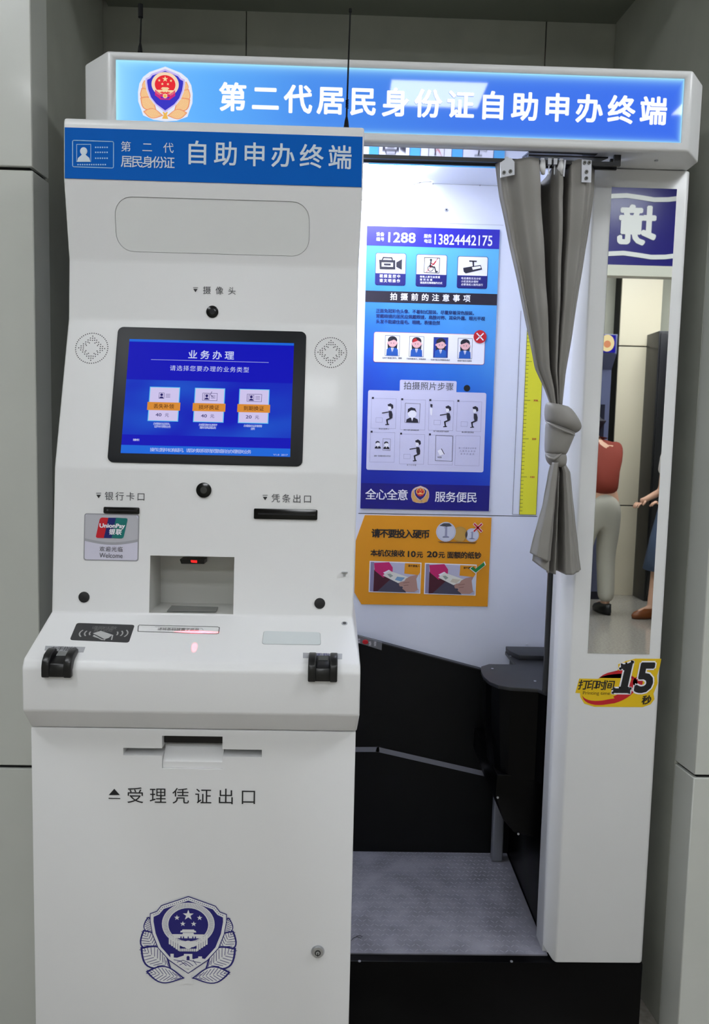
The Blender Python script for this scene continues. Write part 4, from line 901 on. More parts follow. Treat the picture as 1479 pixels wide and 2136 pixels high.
for i, (cx, t_, pr_, l1, l2) in enumerate(((.235, '丢失补领', '40', '办理身份证丢失，', '证件补领等业务'), (.505, '损坏换证', '40', '办理因身份证损坏', '需补办换证等业务'), (.772, '到期换证', '20', '办理身份证到期等', '业务'))):
    q.sheet(P_D, [scr(cx-.091, .420), scr(cx+.091, .420), scr(cx+.091, .720), scr(cx-.091, .720)], M_SCE, h1+.0002)
    q.sheet(P_D, [scr(cx-.086, .426), scr(cx+.086, .426), scr(cx+.086, .714), scr(cx-.086, .714)], M_SC, h1+.0004)
    q.sheet(P_D, [scr(cx-.098, .555), scr(cx+.098, .555), scr(cx+.098, .625), scr(cx-.098, .625)], M_SO, h1+.0006)
    cjk(q, P_D, t_, scr(cx-.062, .590), scr(cx+.062, .590), SH*.040, M_ST, .012, h1+.0009)
    latin(q, P_D, pr_, scr(cx-.045, .665), scr(cx-.010, .665), SH*.028, M_SI, .012, h1+.0007); cjk(q, P_D, '元', scr(cx+.008, .665), scr(cx+.036, .665), SH*.034, M_SI, .0, h1+.0007)
    q.line(P_D, [scr(cx-.032, .474), scr(cx-.002, .474), scr(cx-.002, .522), scr(cx-.032, .522)], SH*.003, M_SI, h1+.0007, True)
    if i: q.line(P_D, [scr(cx-.042, .466), scr(cx+.045, .466), scr(cx+.045, .530), scr(cx-.042, .530)], SH*.003, M_SI, h1+.0007, True)
    c = scr(cx-.017, .490); q.sheet(P_D, gcirc(c[0], c[1], SH*.012, 10), M_SI, h1+.0008); q.sheet(P_D, [scr(cx-.030, .520), scr(cx-.024, .506), scr(cx-.010, .506), scr(cx-.004, .520)], M_SI, h1+.0008)
    for yy in (.485, .497, .509): q.line(P_D, [scr(cx+.008, yy), scr(cx+.034, yy)], SH*.003, M_SI, h1+.0007)
    if i == 1: q.line(P_D, [scr(cx+.012, .452), scr(cx+.004, .480), scr(cx+.022, .500)], SH*.004, M_SI, h1+.0008)
    cjk(q, P_D, l1, scr(cx-.056, .742), scr(cx+.056, .742), SH*.022, M_SW, .01, h1+.0003); cjk(q, P_D, l2, scr(cx-(.05 if len(l2) > 3 else .014), .766), scr(cx+(.05 if len(l2) > 3 else .014), .766), SH*.022, M_SW, .01, h1+.0003)
cjk(q, P_D, '剩余时间', scr(.066, .885), scr(.105, .885), SH*.020, M_SW, .01, h1+.0003)
cjk(q, P_D, '操作过程中如有疑问，请及时联系现场民警或前台办理相关业务', scr(.17, .965), scr(.77, .965), SH*.034, M_SW, .0, h1+.0003)
latin(q, P_D, 'V1.0  2017', scr(.90, .985), scr(.985, .985), SH*.014, M_SW, .0, h1+.0003)
q.build('screen_display', so)
# speaker grilles: ring of holes round a diamond
for px, py in ((191.5, 726.5), (690, 735.5)):
    q = MB(); u, v = P_D.uv(px, py); R = .0325
    for i in range(46):
        t = i*2*math.pi/46; q.sheet(P_D, gcirc(u+R*math.cos(t), v+R*math.sin(t), .0013, 6), M_GINK, .0005)
    for rr in (.0262, .0216, .0170):
        n_ = int(rr/.0043)
        for s1, s2 in ((1, 1), (1, -1), (-1, 1), (-1, -1)):
            for i in range(n_+1):
                if (s1 == -1 and i == 0) or (s2 == -1 and i == n_): continue
                q.sheet(P_D, gcirc(u+s1*rr*i/n_, v+s2*rr*(1-i/n_), .0013, 6), M_GINK, .0005)
    q.build('speaker_grille', kiosk)
# card slot, receipt slot, their lettering
c4 = P_E.frm(40, 960, 2.054); k4 = P_E.scale(440, 1100)/2.054
for t_, a, b, tx in (('银行卡口', (366, 153), (542, 156), 340), ('凭条出口', (1080, 162), (1255, 166), 1053)):
    q = MB(); cjk(q, P_E, t_, c4(*a), c4(*b), 36*k4, M_GINK, .0, .0008); q.sheet(P_E, [c4(tx-9, a[1]-5), c4(tx+11, a[1]-5), c4(tx+1, a[1]+10)], M_INK, .0008); q.line(P_E, [c4(tx-9, a[1]-12), c4(tx+11, a[1]-12)], 2.4*k4, M_GINK, .0008); q.build('lettering', kiosk)
def bezel_slot(nm, x0, y0, x1, y1):
    a = c4(x0, (y0+y1)/2); b = c4(x1, (y0+y1)/2); vm = (a[1]+b[1])/2; hh = (y1-y0)/2*k4
    q = MB(); q.plate(P_E, rrect(a[0], vm-hh, b[0], vm+hh, .0025), -.002, .0035, M_BGLOSS); o = q.build(nm, kiosk, bevel=.0008)
    q = MB(); q.plate(P_E, rrect(a[0]+.008, vm-.0015, b[0]-.004, vm+.0015, .001), .0034, .0040, M_DARK); q.build('slot_mouth', o); return o, a, b, vm
o, a, b, vm = bezel_slot('card_slot', 363, 201, 516, 229); q = MB(); q.disc(P_E, a[0]+.008, vm, .0018, .0035, .0045, M_GINK, 10); q.build('indicator_light', o)
bezel_slot('receipt_slot', 1006, 209, 1278, 254)
lens(P_E, 425.5, 1022.5, .0150, hn=.004)
for px, py in ((175.5, 1245.5), (667, 1258.5)): 
    u, v = P_E.uv(px, py); q = MB(); q.disc(P_E, u, v, .0108, -.001, .0018, mat('sensor_black', (26, 26, 28), .5), 28); q.build('sensor_cover', kiosk, bevel=.0005)
# little steel hook at the right edge
u, v = P_E.uv(719, 1194); q = MB(); q.obox(P_E, u-.006, u+.006, v-.0015, v+.0005, 0, .006, M_ALU); q.obox(P_E, u-.003, u+.002, v, v+.008, .0, .0012, M_ALU); q.build('hook', kiosk)
# bank card sticker (flat print on the housing)
c5 = P_E.frm(140, 1000, 8.217); k5 = P_E.scale(235, 1120)/8.217
a = ((c5(295, 590)[0]+c5(283, 1370)[0])/2, (c5(295, 578)[1]+c5(1240, 600)[1])/2); b = ((c5(1240, 640)[0]+c5(1225, 1380)[0])/2, (c5(290, 1385)[1]+c5(1220, 1408)[1])/2)
stc = MB(); stc.plate(P_E, rrect(a[0], a[1], b[0], b[1], .005), -.0002, .0006, mat('sticker_grey', (152, 152, 158), .4)); 
w_, h_ = b[0]-a[0], b[1]-a[1]; e_ = .0022
stc.sheet(P_E, rrect(a[0]+e_, a[1]+e_, b[0]-e_, b[1]-e_, .004), mat('sticker_lavender', (206, 204, 222), .4), .0009)
up_ = [(a[0]+e_, a[1]+h_*.57)]+[(a[0]+e_+(w_-2*e_)*i/12, a[1]+h_*(.585+.075*math.sin(math.pi*i/12))) for i in range(13)]+[(b[0]-e_, a[1]+h_*.10), (b[0]-e_-.004, a[1]+e_), (a[0]+e_+.004, a[1]+e_), (a[0]+e_, a[1]+.006)]
stc.sheet(P_E, up_[1:], mat('sticker_midgrey', (160, 160, 168), .4), .0011)
up2 = [(a[0]+e_+(w_-2*e_)*i/12, a[1]+h_*(.53+.075*math.sin(math.pi*i/12))) for i in range(13)]+[(b[0]-e_, a[1]+h_*.10), (b[0]-e_-.004, a[1]+e_), (a[0]+e_+.004, a[1]+e_), (a[0]+e_, a[1]+.006)]
stc.sheet(P_E, up2, mat('sticker_upper', (182, 182, 190), .4), .0013)
def card(xs0, xs1, m_, hh, rl=0, rr=0):
    # slanted card: x given at the top, slants left downwards
    T_ = lambda x, y: c5(x-(y-655)*.225, y)
    pts = []
    if rl: pts += [T_(xs0+2, 985), T_(xs0, 960), T_(xs0, 690), T_(xs0+8, 664), T_(xs0+35, 652)]
    else: pts += [T_(xs0, 1004), T_(xs0, 656)]
    if rr: pts += [T_(xs1-35, 664), T_(xs1-8, 672), T_(xs1, 700), T_(xs1, 970), T_(xs1-8, 1000), T_(xs1-35, 1012)]
    else: pts += [T_(xs1, 658), T_(xs1, 1006)]
    if rl: pts += [T_(xs0+30, 1002)]
    stc.sheet(P_E, pts, m_, hh)
card(570, 715, mat('card_red', (196, 10, 34), .4), .0018, 1, 0); card(712, 880, mat('card_blue', (0, 20, 104), .4), .0018); card(845, 1050, mat('card_green', (0, 112, 108), .4), .0021, 0, 1)
latin(stc, P_E, 'UnionPay', c5(562, 800), c5(1000, 808), 96*k5, M_PWHITE, .035, .0026, shear=.0016); cjk(stc, P_E, '银联', c5(725, 895), c5(945, 900), 98*k5, M_PWHITE, .03, .0026, shear=.18)
cjk(stc, P_E, '欢迎光临', c5(558, 1190), c5(960, 1196), 86*k5, M_INK, .0, .0016); latin(stc, P_E, 'Welcome', c5(558, 1300), c5(955, 1306), 82*k5, M_GINK, .0, .0016)
stc.build('bank_card_sticker', kiosk)
# tray: scanner head and glass plate in the recess
ct = P_E.frm(290, 1150, 7.043)
q = MB(); q.prism([on(x, y, 'Y', 1.56) for x, y in ((375, 1167), (426, 1168), (426, 1176.5), (378, 1176))], (0, .035, 0), M_BLACK); sco = q.build('scanner_head', kiosk)
q = MB(); q.prism([on(x, y, 'Y', 1.5598) for x, y in ((398, 1168.5), (411, 1169), (411, 1174), (399, 1173))], (0, -.001, 0), mat('scanner_red', (255, 30, 30), .3, emit=1.6)); q.build('scanner_window', sco)
a = [on(x, y, 'Z', -.3455) for x, y in ((358, 1264), (455, 1267), (450, 1277), (348, 1276))]; q = MB(); q.prism(a, (0, 0, .0012), mat('tray_glass', (92, 94, 92), .12)); q.build('scanner_glass', kiosk)
# shelf: reader label, strip label, window, rivet
cq = P_S.frm(60, 1280, 4.35); kq = P_S.scale(220, 1320)/4.35
def shp(pts): return [cq(*p) for p in pts]
def rnd4(P4, r=.12, n=4):
    P4 = [Vector(p) for p in P4]; o = []
    for i in range(4):
        p, a_, b_ = P4[i], P4[i-1], P4[(i+1) % 4]; ra = (a_-p)*min(.5, r*.03/max(1e-6, (a_-p).length)) ; rb_ = (b_-p)*min(.5, r*.03/max(1e-6, (b_-p).length))
        for j in range(n+1):
            t = j/n; o.append(tuple(p+ra*(1-t)**2+rb_*t**2))
    return o
def sheetbox(x0_, y0_, x1_, y1_, fr, r, m_, h0, h1_, nm, pl=P_S):
    pass
lab = MB(); R4 = rnd4(shp([(436, 86), (962, 104), (908, 264), (372, 240)]), .2)
lab.plate(P_S, R4, -.0002, .0006, mat('label_black', (40, 41, 43), .35)); M_LG = mat('label_grey', (178, 178, 178), .5)
cjk(lab, P_S, '请将身份证放', shp([(572, 129)])[0], shp([(802, 134)])[0], .010, mat('label_dim', (110, 110, 110), .5), .0, .0010); cjk(lab, P_S, '置于此处', shp([(588, 152)])[0], shp([(768, 156)])[0], .010, mat('label_dim', (0, 0, 0)), .0, .0010)
for s_, cx in ((-1, 590), (1, 770)):
    for r_ in (38, 82, 128):
        pts = []
        for i in range(9):
            t = (-.9+1.8*i/8)*.62; pts.append(cq(cx+s_*r_*math.cos(t)-0.33*42*math.sin(t)*(r_/100)*1., 183+40*math.sin(t)*(r_/128+.35)))
        lab.line(P_S, pts, .0026, M_LG, .0010)
lab.sheet(P_S, shp([(582, 182), (655, 160), (762, 196), (725, 225), (690, 236)]), M_LG, .0011); lab.line(P_S, shp([(585, 208), (600, 214), (690, 244)]), .0016, M_LG, .0010); lab.line(P_S, shp([(762, 198), (752, 240)]), .0022, M_LG, .0010); lab.line(P_S, shp([(590, 200), (665, 240), (690, 240)]), .0026, M_LG, .0010)
lab.build('card_reader_label', kiosk)
ct2 = P_S.frm(290, 1150, 7.043)
q = MB(); q.line(P_S, [ct2(*p) for p in ((5, 1086), (1150, 1112), (1182, 1122), (1168, 1205), (1140, 1216), (-15, 1178), (-10, 1100))], .0012, M_INK, .0006, True)
q.line(P_S, [ct2(*p) for p in ((235, 1112), (925, 1136), (945, 1165))], .0006, M_GINK, .0006)
cjk(q, P_S, '请将条码放置于此处', ct2(270, 1140), ct2(890, 1158), .0185, M_INK, .0, .0008, wx=.42) if False else None
aa = ct2(270, 1145); bb = ct2(890, 1156); cjk(q, P_S, '请将条码放置于此处', (aa[0], (aa[1]+bb[1])/2), (bb[0], (aa[1]+bb[1])/2), .0085, M_INK, .0, .0008)
q.build('strip_label', kiosk)
# the red line and dot on the shelf are cast by two small red beams of the scanner itself
def beam(tx, ty, power, wide, thin):
    l = bpy.data.lights.new('scanner_beam', 'SPOT'); l.energy = power; l.color = (1, .05, .09); l.spot_size = wide; l.spot_blend = .35; l.shadow_soft_size = .0003
    o = bpy.data.objects.new('scanner_beam', l); COL.objects.link(o); o.parent = sco
    src = Vector((-.2790, 1.557, -.2445)); u, v = P_S.uv(tx, ty); tgt = P_S.p(u, v)
    z_ = (src-tgt).normalized(); x_ = Vector((0, 1, 0)).cross(z_) if abs(z_.y) < .5 else Vector((0, 0, 1)).cross(z_); x_ = (Vector((1, 0, 0))-z_*z_.x).normalized(); y_ = z_.cross(x_)
    o.matrix_local = Matrix.Translation(src-Vector(kiosk['_o'])) @ Matrix(((x_.x, y_.x, z_.x, 0), (x_.y, y_.y, z_.y, 0), (x_.z, y_.z, z_.z, 0), (0, 0, 0, 1))) @ Matrix.Diagonal((1, thin, 1, 1))
beam(410, 1318.5, 8., math.radians(31), .045)
beam(405.5, 1350, 12., math.radians(3.2), 1.)
cw = P_S.frm(500, 1280, 4.108)
R4 = rnd4([cw(205, 150), cw(690, 162), cw(697, 270), cw(190, 262)], .2)
q = MB(); q.plate(P_S, R4, -.0002, .0005, mat('window_rim', (150, 154, 156), .4)); cen = Vector(((R4[0][0]+R4[10][0])/2, (R4[0][1]+R4[10][1])/2)); q.plate(P_S, [tuple(cen+(Vector(p)-cen)*Vector((.985, .96)).x) for p in R4], .0003, .0009, M_FROST); q.build('frosted_window', kiosk)
u, v = cw(898, 85); q = MB(); q.disc(P_S, u, v, .0058, -.0005, .0012, M_ALU, 20); q.disc(P_S, u, v, .0035, .0012, .0014, M_GINK, 14); q.build('rivet', kiosk)
# fingerprint readers with their plates
for nm, cx, ttl, pts_ in (('L', 122, '左手指纹', [(95, 1347.5), (178, 1350), (174, 1361), (93, 1357)]), ('R', 673, '右手指纹', [(632, 1362), (714, 1364), (713.5, 1375), (632, 1372.5)])):
    q = MB(); q.plate(P_S, [P_S.uv(*p) for p in pts_], -.0002, .0006, mat('finger_plate', (172, 173, 178), .35, metal=.3))
    c0 = P_S.uv(cx-17, 1353 if nm == 'L' else 1366); c1_ = P_S.uv(cx+38 if nm == 'L' else cx+30, 1355 if nm == 'L' else 1368)
    if nm == 'R': c0 = P_S.uv(643, 1367)
    vv = (c0[1]+c1_[1])/2; cjk(q, P_S, ttl, (c0[0], vv), (c1_[0], vv), .0125, M_PNAVY if nm == 'R' else M_INK, .004, .0010); q.build('fingerprint_label', kiosk)
    # reader body: two rounded cheeks and a sunken finger bed, hugging the front edge of the shelf
    xw = .0265; yf = 1.3500
    xc = on(cx if nm == 'L' else 673.5, 1395, 'Y', 1.36).x
    prof = [(1.390, -.398), (1.389, -.3895), (1.382, -.3870), (1.372, -.3885), (1.360, -.3925), (1.350, -.402), (1.3465, -.414), (1.3465, -.432), (1.3575, -.432), (1.3575, -.42), (1.366, -.412)]
    q = MB()
    bed = MB(); bed.prism([(xc-xw+.0135, y, z) for y, z in ((1.388, -.399), (1.387, -.3940), (1.376, -.3980), (1.362, -.402), (1.352, -.408), (1.3485, -.418), (1.3485, -.431), (1.3575, -.431), (1.3575, -.42), (1.366, -.412))], (2*(xw-.0135), 0, 0), M_BLACK); ro = bed.build('fingerprint_reader', kiosk, bevel=.001)
    for xa, xb in ((xc-xw, xc-xw+.0140), (xc+xw-.0140, xc+xw)):
        rd = MB(); rd.prism([(xa, y, z) for y, z in prof], (xb-xa, 0, 0), M_BLACK); rd.build('side_cheek', ro, bevel=.0025, seg=3)
    gl_ = MB(); gl_.prism([(xc-xw+.018, y, z) for y, z in ((1.386, -.3952), (1.372, -.4000), (1.3715, -.3985), (1.3855, -.3937))], (2*(xw-.018), 0, 0), mat('sensor_glass', (10, 22, 20), .06, coat=1.)); gl_.build('finger_glass', ro)
# lower cabinet
q = MB(); q.box(KX, .042, 1.393, 1.798, -1.5, -.541, M_WHITE); cab = q.build('cabinet', kiosk, bevel=.003)
gk = P_K.frm(); 
def kbox(xa, ya, xb, yb, y1_, m_=M_WHITE):
    a = P_K.uv(xa, ya); b = P_K.uv(xb, yb); return MB().box(a[0], b[0], 1.38, y1_, -b[1], -a[1], m_)
aw = P_K.uv(257, 1560); bw = P_K.uv(546, 1578); vm = (P_K.uv(400, 1562)[1]); vb_ = P_K.uv(400, 1577.5)[1]
cut(cab, MB().box(aw[0], bw[0], 1.38, 1.436, -vb_, -vm, M_WHITE))
ac = P_K.uv(338, 1570)[0]; bc = P_K.uv(464, 1570)[0]; vt_ = P_K.uv(400, 1535.5)[1]; vbb = P_K.uv(400, 1604)[1]
cut(cab, MB().box(ac, bc, 1.38, 1.435, -vbb, -vt_, M_WHITE))
q = MB(); z1_ = -P_K.uv(400, 1541)[1]; q.box(ac+.001, bc-.001, 1.408, 1.434, z1_-.014, z1_, M_BGLOSS); q.build('slot_roller', kiosk)
q = MB(); q.prism([(ac+.0005, 1.4345, z1_-.016), (ac+.0005, 1.4345, -vbb+.0005), (ac+.0005, 1.397, -vbb+.0005), (ac+.0005, 1.397, -vbb+.012), (ac+.0005, 1.428, z1_-.018)], (bc-ac-.001, 0, 0), M_WHITE); q.build('paper_chute', kiosk)
c8 = P_K.frm(40, 1400, 2.054); k8 = P_K.scale(400, 1660)/2.054
q = MB(); cjk(q, P_K, '受理凭证出口', c8(460, 528), c8(1020, 540), 70*k8, M_INK, -.004, .0008); q.sheet(P_K, [c8(408, 503), c8(432, 530), c8(384, 530)], M_INK, .0008); q.line(P_K, [c8(385, 544), c8(432, 545)], 4*k8, M_INK, .0008); q.build('lettering', kiosk)
M_KW = mat('emblem_ground', (228, 228, 229), .4)
pal_k = dict(leafline=M_NAVY, leaf=M_KW, vein=M_NAVY, stem=M_KW, line=M_NAVY, band=M_KW, shield=M_NAVY, ring=M_KW, hatch=M_NAVY, disc=M_NAVY, star=M_KW, drape=M_KW, drape2=M_KW, dots=M_NAVY, gw=M_KW)
u, v = P_K.uv(260+757/5.688, 1840+690/5.688); badge(P_K, u, v, P_K.scale(393, 1960)/5.688, pal_k, kiosk)
u, v = P_K.uv(663, 1984); q = MB(); q.disc(P_K, u, v, .0128, 0, .002, M_ALU, 28); q.disc(P_K, u, v, .0108, .002, .0055, M_STEEL, 28); lo = q.build('door_lock', kiosk, bevel=.0008)
q = MB(); q.disc(P_K, u, v, .0058, .0055, .0062, mat('lock_dark', (60, 60, 60), .4, metal=.5), 20); q.disc(P_K, u, v, .0036, .0062, .0068, M_STEEL, 16); q.obox(P_K, u-.0008, u+.0008, v-.001, v+.006, .0068, .0072, M_DARK); q.build('key_hole', lo)

# ================================================================== antennas
M_ANT = mat('antenna_black', (9, 9, 10), .6, spec=.15)
def antenna(x, y, z, zt_, label, coil):
    t = thing('antenna', label, 'antenna', (x, y, z))
    q = MB(); q.tube([(x, y, z), (x, y, z+.006), (x, y, z+.009), (x, y, z+.022), (x+.0002, y, z+.030)], [.0085, .0080, .0055, .0038, .0019], M_ANT, 16); q.build('magnetic_base', t, smooth=False)
    q = MB(); q.tube([(x, y, z+.028), (x+.0012, y, (z+zt_)/2), (x+.003, y, zt_-.004)], [.0019, .0017, .0015], M_ANT, 8); q.build('whip', t)
    q = MB()
    if coil:
        q.tube([(x+.0006+.0026*math.cos(i*.9), y+.0026*math.sin(i*.9), z+.047+i*.00055) for i in range(30)], .0011, M_ANT, 6); q.build('coil', t)
        q = MB(); q.tube([(x+.003, y, zt_-.006), (x+.003, y, zt_)], .0030, M_ANT, 10); q.build('tip', t)
    else:
        q.tube([(x+.001, y, zt_-.026), (x+.001, y, zt_)], .0052, M_ANT, 12); q.build('tip', t)
antenna(-.4405, 1.722, .8013, .909, 'short black antenna with a thick tip on top of the booth sign', False)
antenna(.0005, 1.632, .629, .867, 'long thin black antenna with a coil, standing on top of the kiosk', True)
# a bit of thread on the mat
q = MB(); q.tube([on(x, y, 'Z', -1.2815) for x, y in ((732, 1962), (738, 1956), (745, 1954), (752, 1957), (756, 1953), (750, 1951), (743, 1953))], .0006, M_BLACK, 6); tag(q.build('thread'), 'short dark bit of thread lying on the grey booth mat', 'thread')
# ================================================================== the hall behind the camera, seen in the booth's mirror
def mv(px, py, yv):
    a = on(px, py, 'Y', yv); return Vector((a.x, 3.6-yv, a.z))
struct(MB().box(-3.6, 4.6, -4.4, -4.3, -1.5, 2.0, mat('hall_wall', (176, 174, 158), .5, noise=.05, nscale=3)).build('wall_far'))
struct(MB().box(-3.7, -3.6, -4.4, 1.9, -1.5, 2.0, M_TILE).build('wall_hall_left'))
struct(MB().box(4.6, 4.7, -4.4, 1.9, -1.5, 2.0, M_TILE).build('wall_hall_right'))
M_CREAM = mat('column_cream', (224, 213, 188), .35)
xa, xb = mv(1297, 600, 7.7).x, mv(1382, 600, 7.7).x
z1_, z2_ = mv(1340, 723, 7.7).z, mv(1330, 1055, 7.7).z
cr_ = MB(); cr_.box(xa+.01, xb-.01, -4.3, -4.12, -1.5, 2.0, M_GROOVE); cr_ = struct(cr_.build('trim_1'))
for z0, z1 in ((-1.5, z2_-.006), (z2_+.006, z1_-.006), (z1_+.006, 2.0)): MB().box(xa, xb, -4.11, -4.09, z0, z1, M_CREAM).build('wall_panel', cr_, bevel=.002, seg=1)
# blue fascia over the counters
fy = 3.6-5.6; fa = mv(1340, 555, 5.6).z; ft_ = fa+.62
fas = thing('sign', 'long navy sign board with white lettering hanging in the hall, seen in the mirror', 'sign', (2.1, fy, fa))
q = MB(); q.box(.9, 3.3, fy-.06, fy, fa, ft_, mat('fascia_navy', (34, 28, 118), .3)); q.build('sign_board', fas)
q = MB(); q.box(.9, 3.3, fy-.07, fy+.015, fa-.075, fa, mat('fascia_cream', (222, 220, 206), .4)); q.build('lower_trim', fas)
pfa = PL((0, fy+.001, 0)); pfa.n = Vector((0, 1, 0))
for zz in (mv(1340, 533, 5.6).z, mv(1340, 413, 5.6).z):
    q = MB(); q.prism([(.9+2.4*i/24, fy+.0005, zz+.016+.012*math.sin(i*1.3)) for i in range(25)]+[(.9+2.4*i/24, fy+.0005, zz-.016+.012*math.sin(i*1.3)) for i in range(24, -1, -1)], (0, .004, 0), mat('fascia_white', (238, 238, 236), .4)); q.build('white_line', fas)
q = MB(); c = mv(1328, 470, 5.6); e_ = .285
for i, ch_ in enumerate('境入出'): cjk(q, pfa, ch_, (c.x-e_/2+i*.42, -c.z), (c.x+e_/2+i*.42, -c.z), e_*.92, mat('fascia_letter', (244, 244, 242), .4), .035, .003, flip=True)
q.build('lettering', fas)
q = MB()
for x in (1.1, 3.1): q.box(x-.012, x+.012, fy-.042, fy-.018, ft_, 2.0, M_STEEL)
hg = q.build('hanger', fas)
# dark cabinet at the right of the column
tc_ = thing('cabinet', 'tall black cabinet standing against the hall wall, right in the mirror', 'cabinet', (mv(1392, 900, 7.4).x, -3.9, -1.5))
x0_ = mv(1369, 800, 7.4).x; zt_ = mv(1375, 690, 7.4).z
q = MB(); q.box(x0_, x0_+.62, -4.25, -3.8, -1.5, zt_, mat('cabinet_black', (24, 23, 26), .3)); q.build('carcass', tc_, bevel=.004)
for i in (0, 1): 
    q = MB(); q.box(x0_+.012+.30*i, x0_+.306+.30*i, -3.8, -3.785, -1.46, zt_-.02, mat('cabinet_black', (0, 0, 0))); d_ = q.build('door', tc_, bevel=.002)
    q = MB(); q.box(x0_+.27+.05*i, x0_+.282+.05*i, -3.785, -3.765, -.5, -.35, M_ALU); q.build('handle', d_)
# a second service kiosk
k2 = thing('kiosk', 'slim dark blue kiosk with a round badge on its lit header, left in the mirror', 'kiosk', (mv(1262, 1000, 7.45).x-.12, -4.000, -1.5))
xr = mv(1288, 715, 7.45).x; M_K2 = mat('kiosk_blue_grey', (92, 96, 128), .35); M_K2D = mat('kiosk_dark', (20, 20, 40), .35)
hz = mv(1280, 738, 7.45).z; hz1 = mv(1280, 697, 7.45).z
q = MB(); q.prism([(xr-.52, -3.850, hz1), (xr-.52, -3.850, hz), (xr-.52, -3.970, hz-.14), (xr-.52, -3.970, -.18), (xr-.52, -3.700, -.32), (xr-.52, -3.700, -.42), (xr-.52, -3.830, -.5), (xr-.52, -3.830, -1.42), (xr-.52, -4.200, -1.42), (xr-.52, -4.200, hz1)], (.52, 0, 0), M_K2); q.build('housing', k2, bevel=.006)
q = MB(); q.box(xr-.50, xr-.02, -3.850, -3.844, hz+.01, hz1-.01, em('kiosk_header_glow', (30, 24, 170), .8)); hb_ = q.build('header_panel', k2)
q = MB(); p2 = PL((0, -3.843, 0)); p2.n = Vector((0, 1, 0)); q.disc(p2, mv(1266, 716, 7.45).x, -mv(1266, 716, 7.45).z, .068, 0, .003, em('badge_glow', (250, 226, 170), .95), 24, .08); q.disc(p2, mv(1266, 716, 7.45).x, -mv(1266, 716, 7.45).z+.01, .034, .003, .005, em('badge_glow_ring', (230, 150, 110), .9), 20); q.build('badge', hb_)
q = MB(); q.box(xr-.47, xr-.05, -3.970, -3.962, .05, .42, M_K2D); q.build('screen', k2)
q = MB(); q.box(xr-.44, xr-.08, -3.830, -3.823, -.75, -.55, mat('purple_panel', (88, 76, 150), .4)); q.build('front_panel', k2)
q = MB(); q.box(xr-.50, xr-.02, -4.170, -3.850, -1.5, -1.42, M_K2D); q.build('plinth', k2)
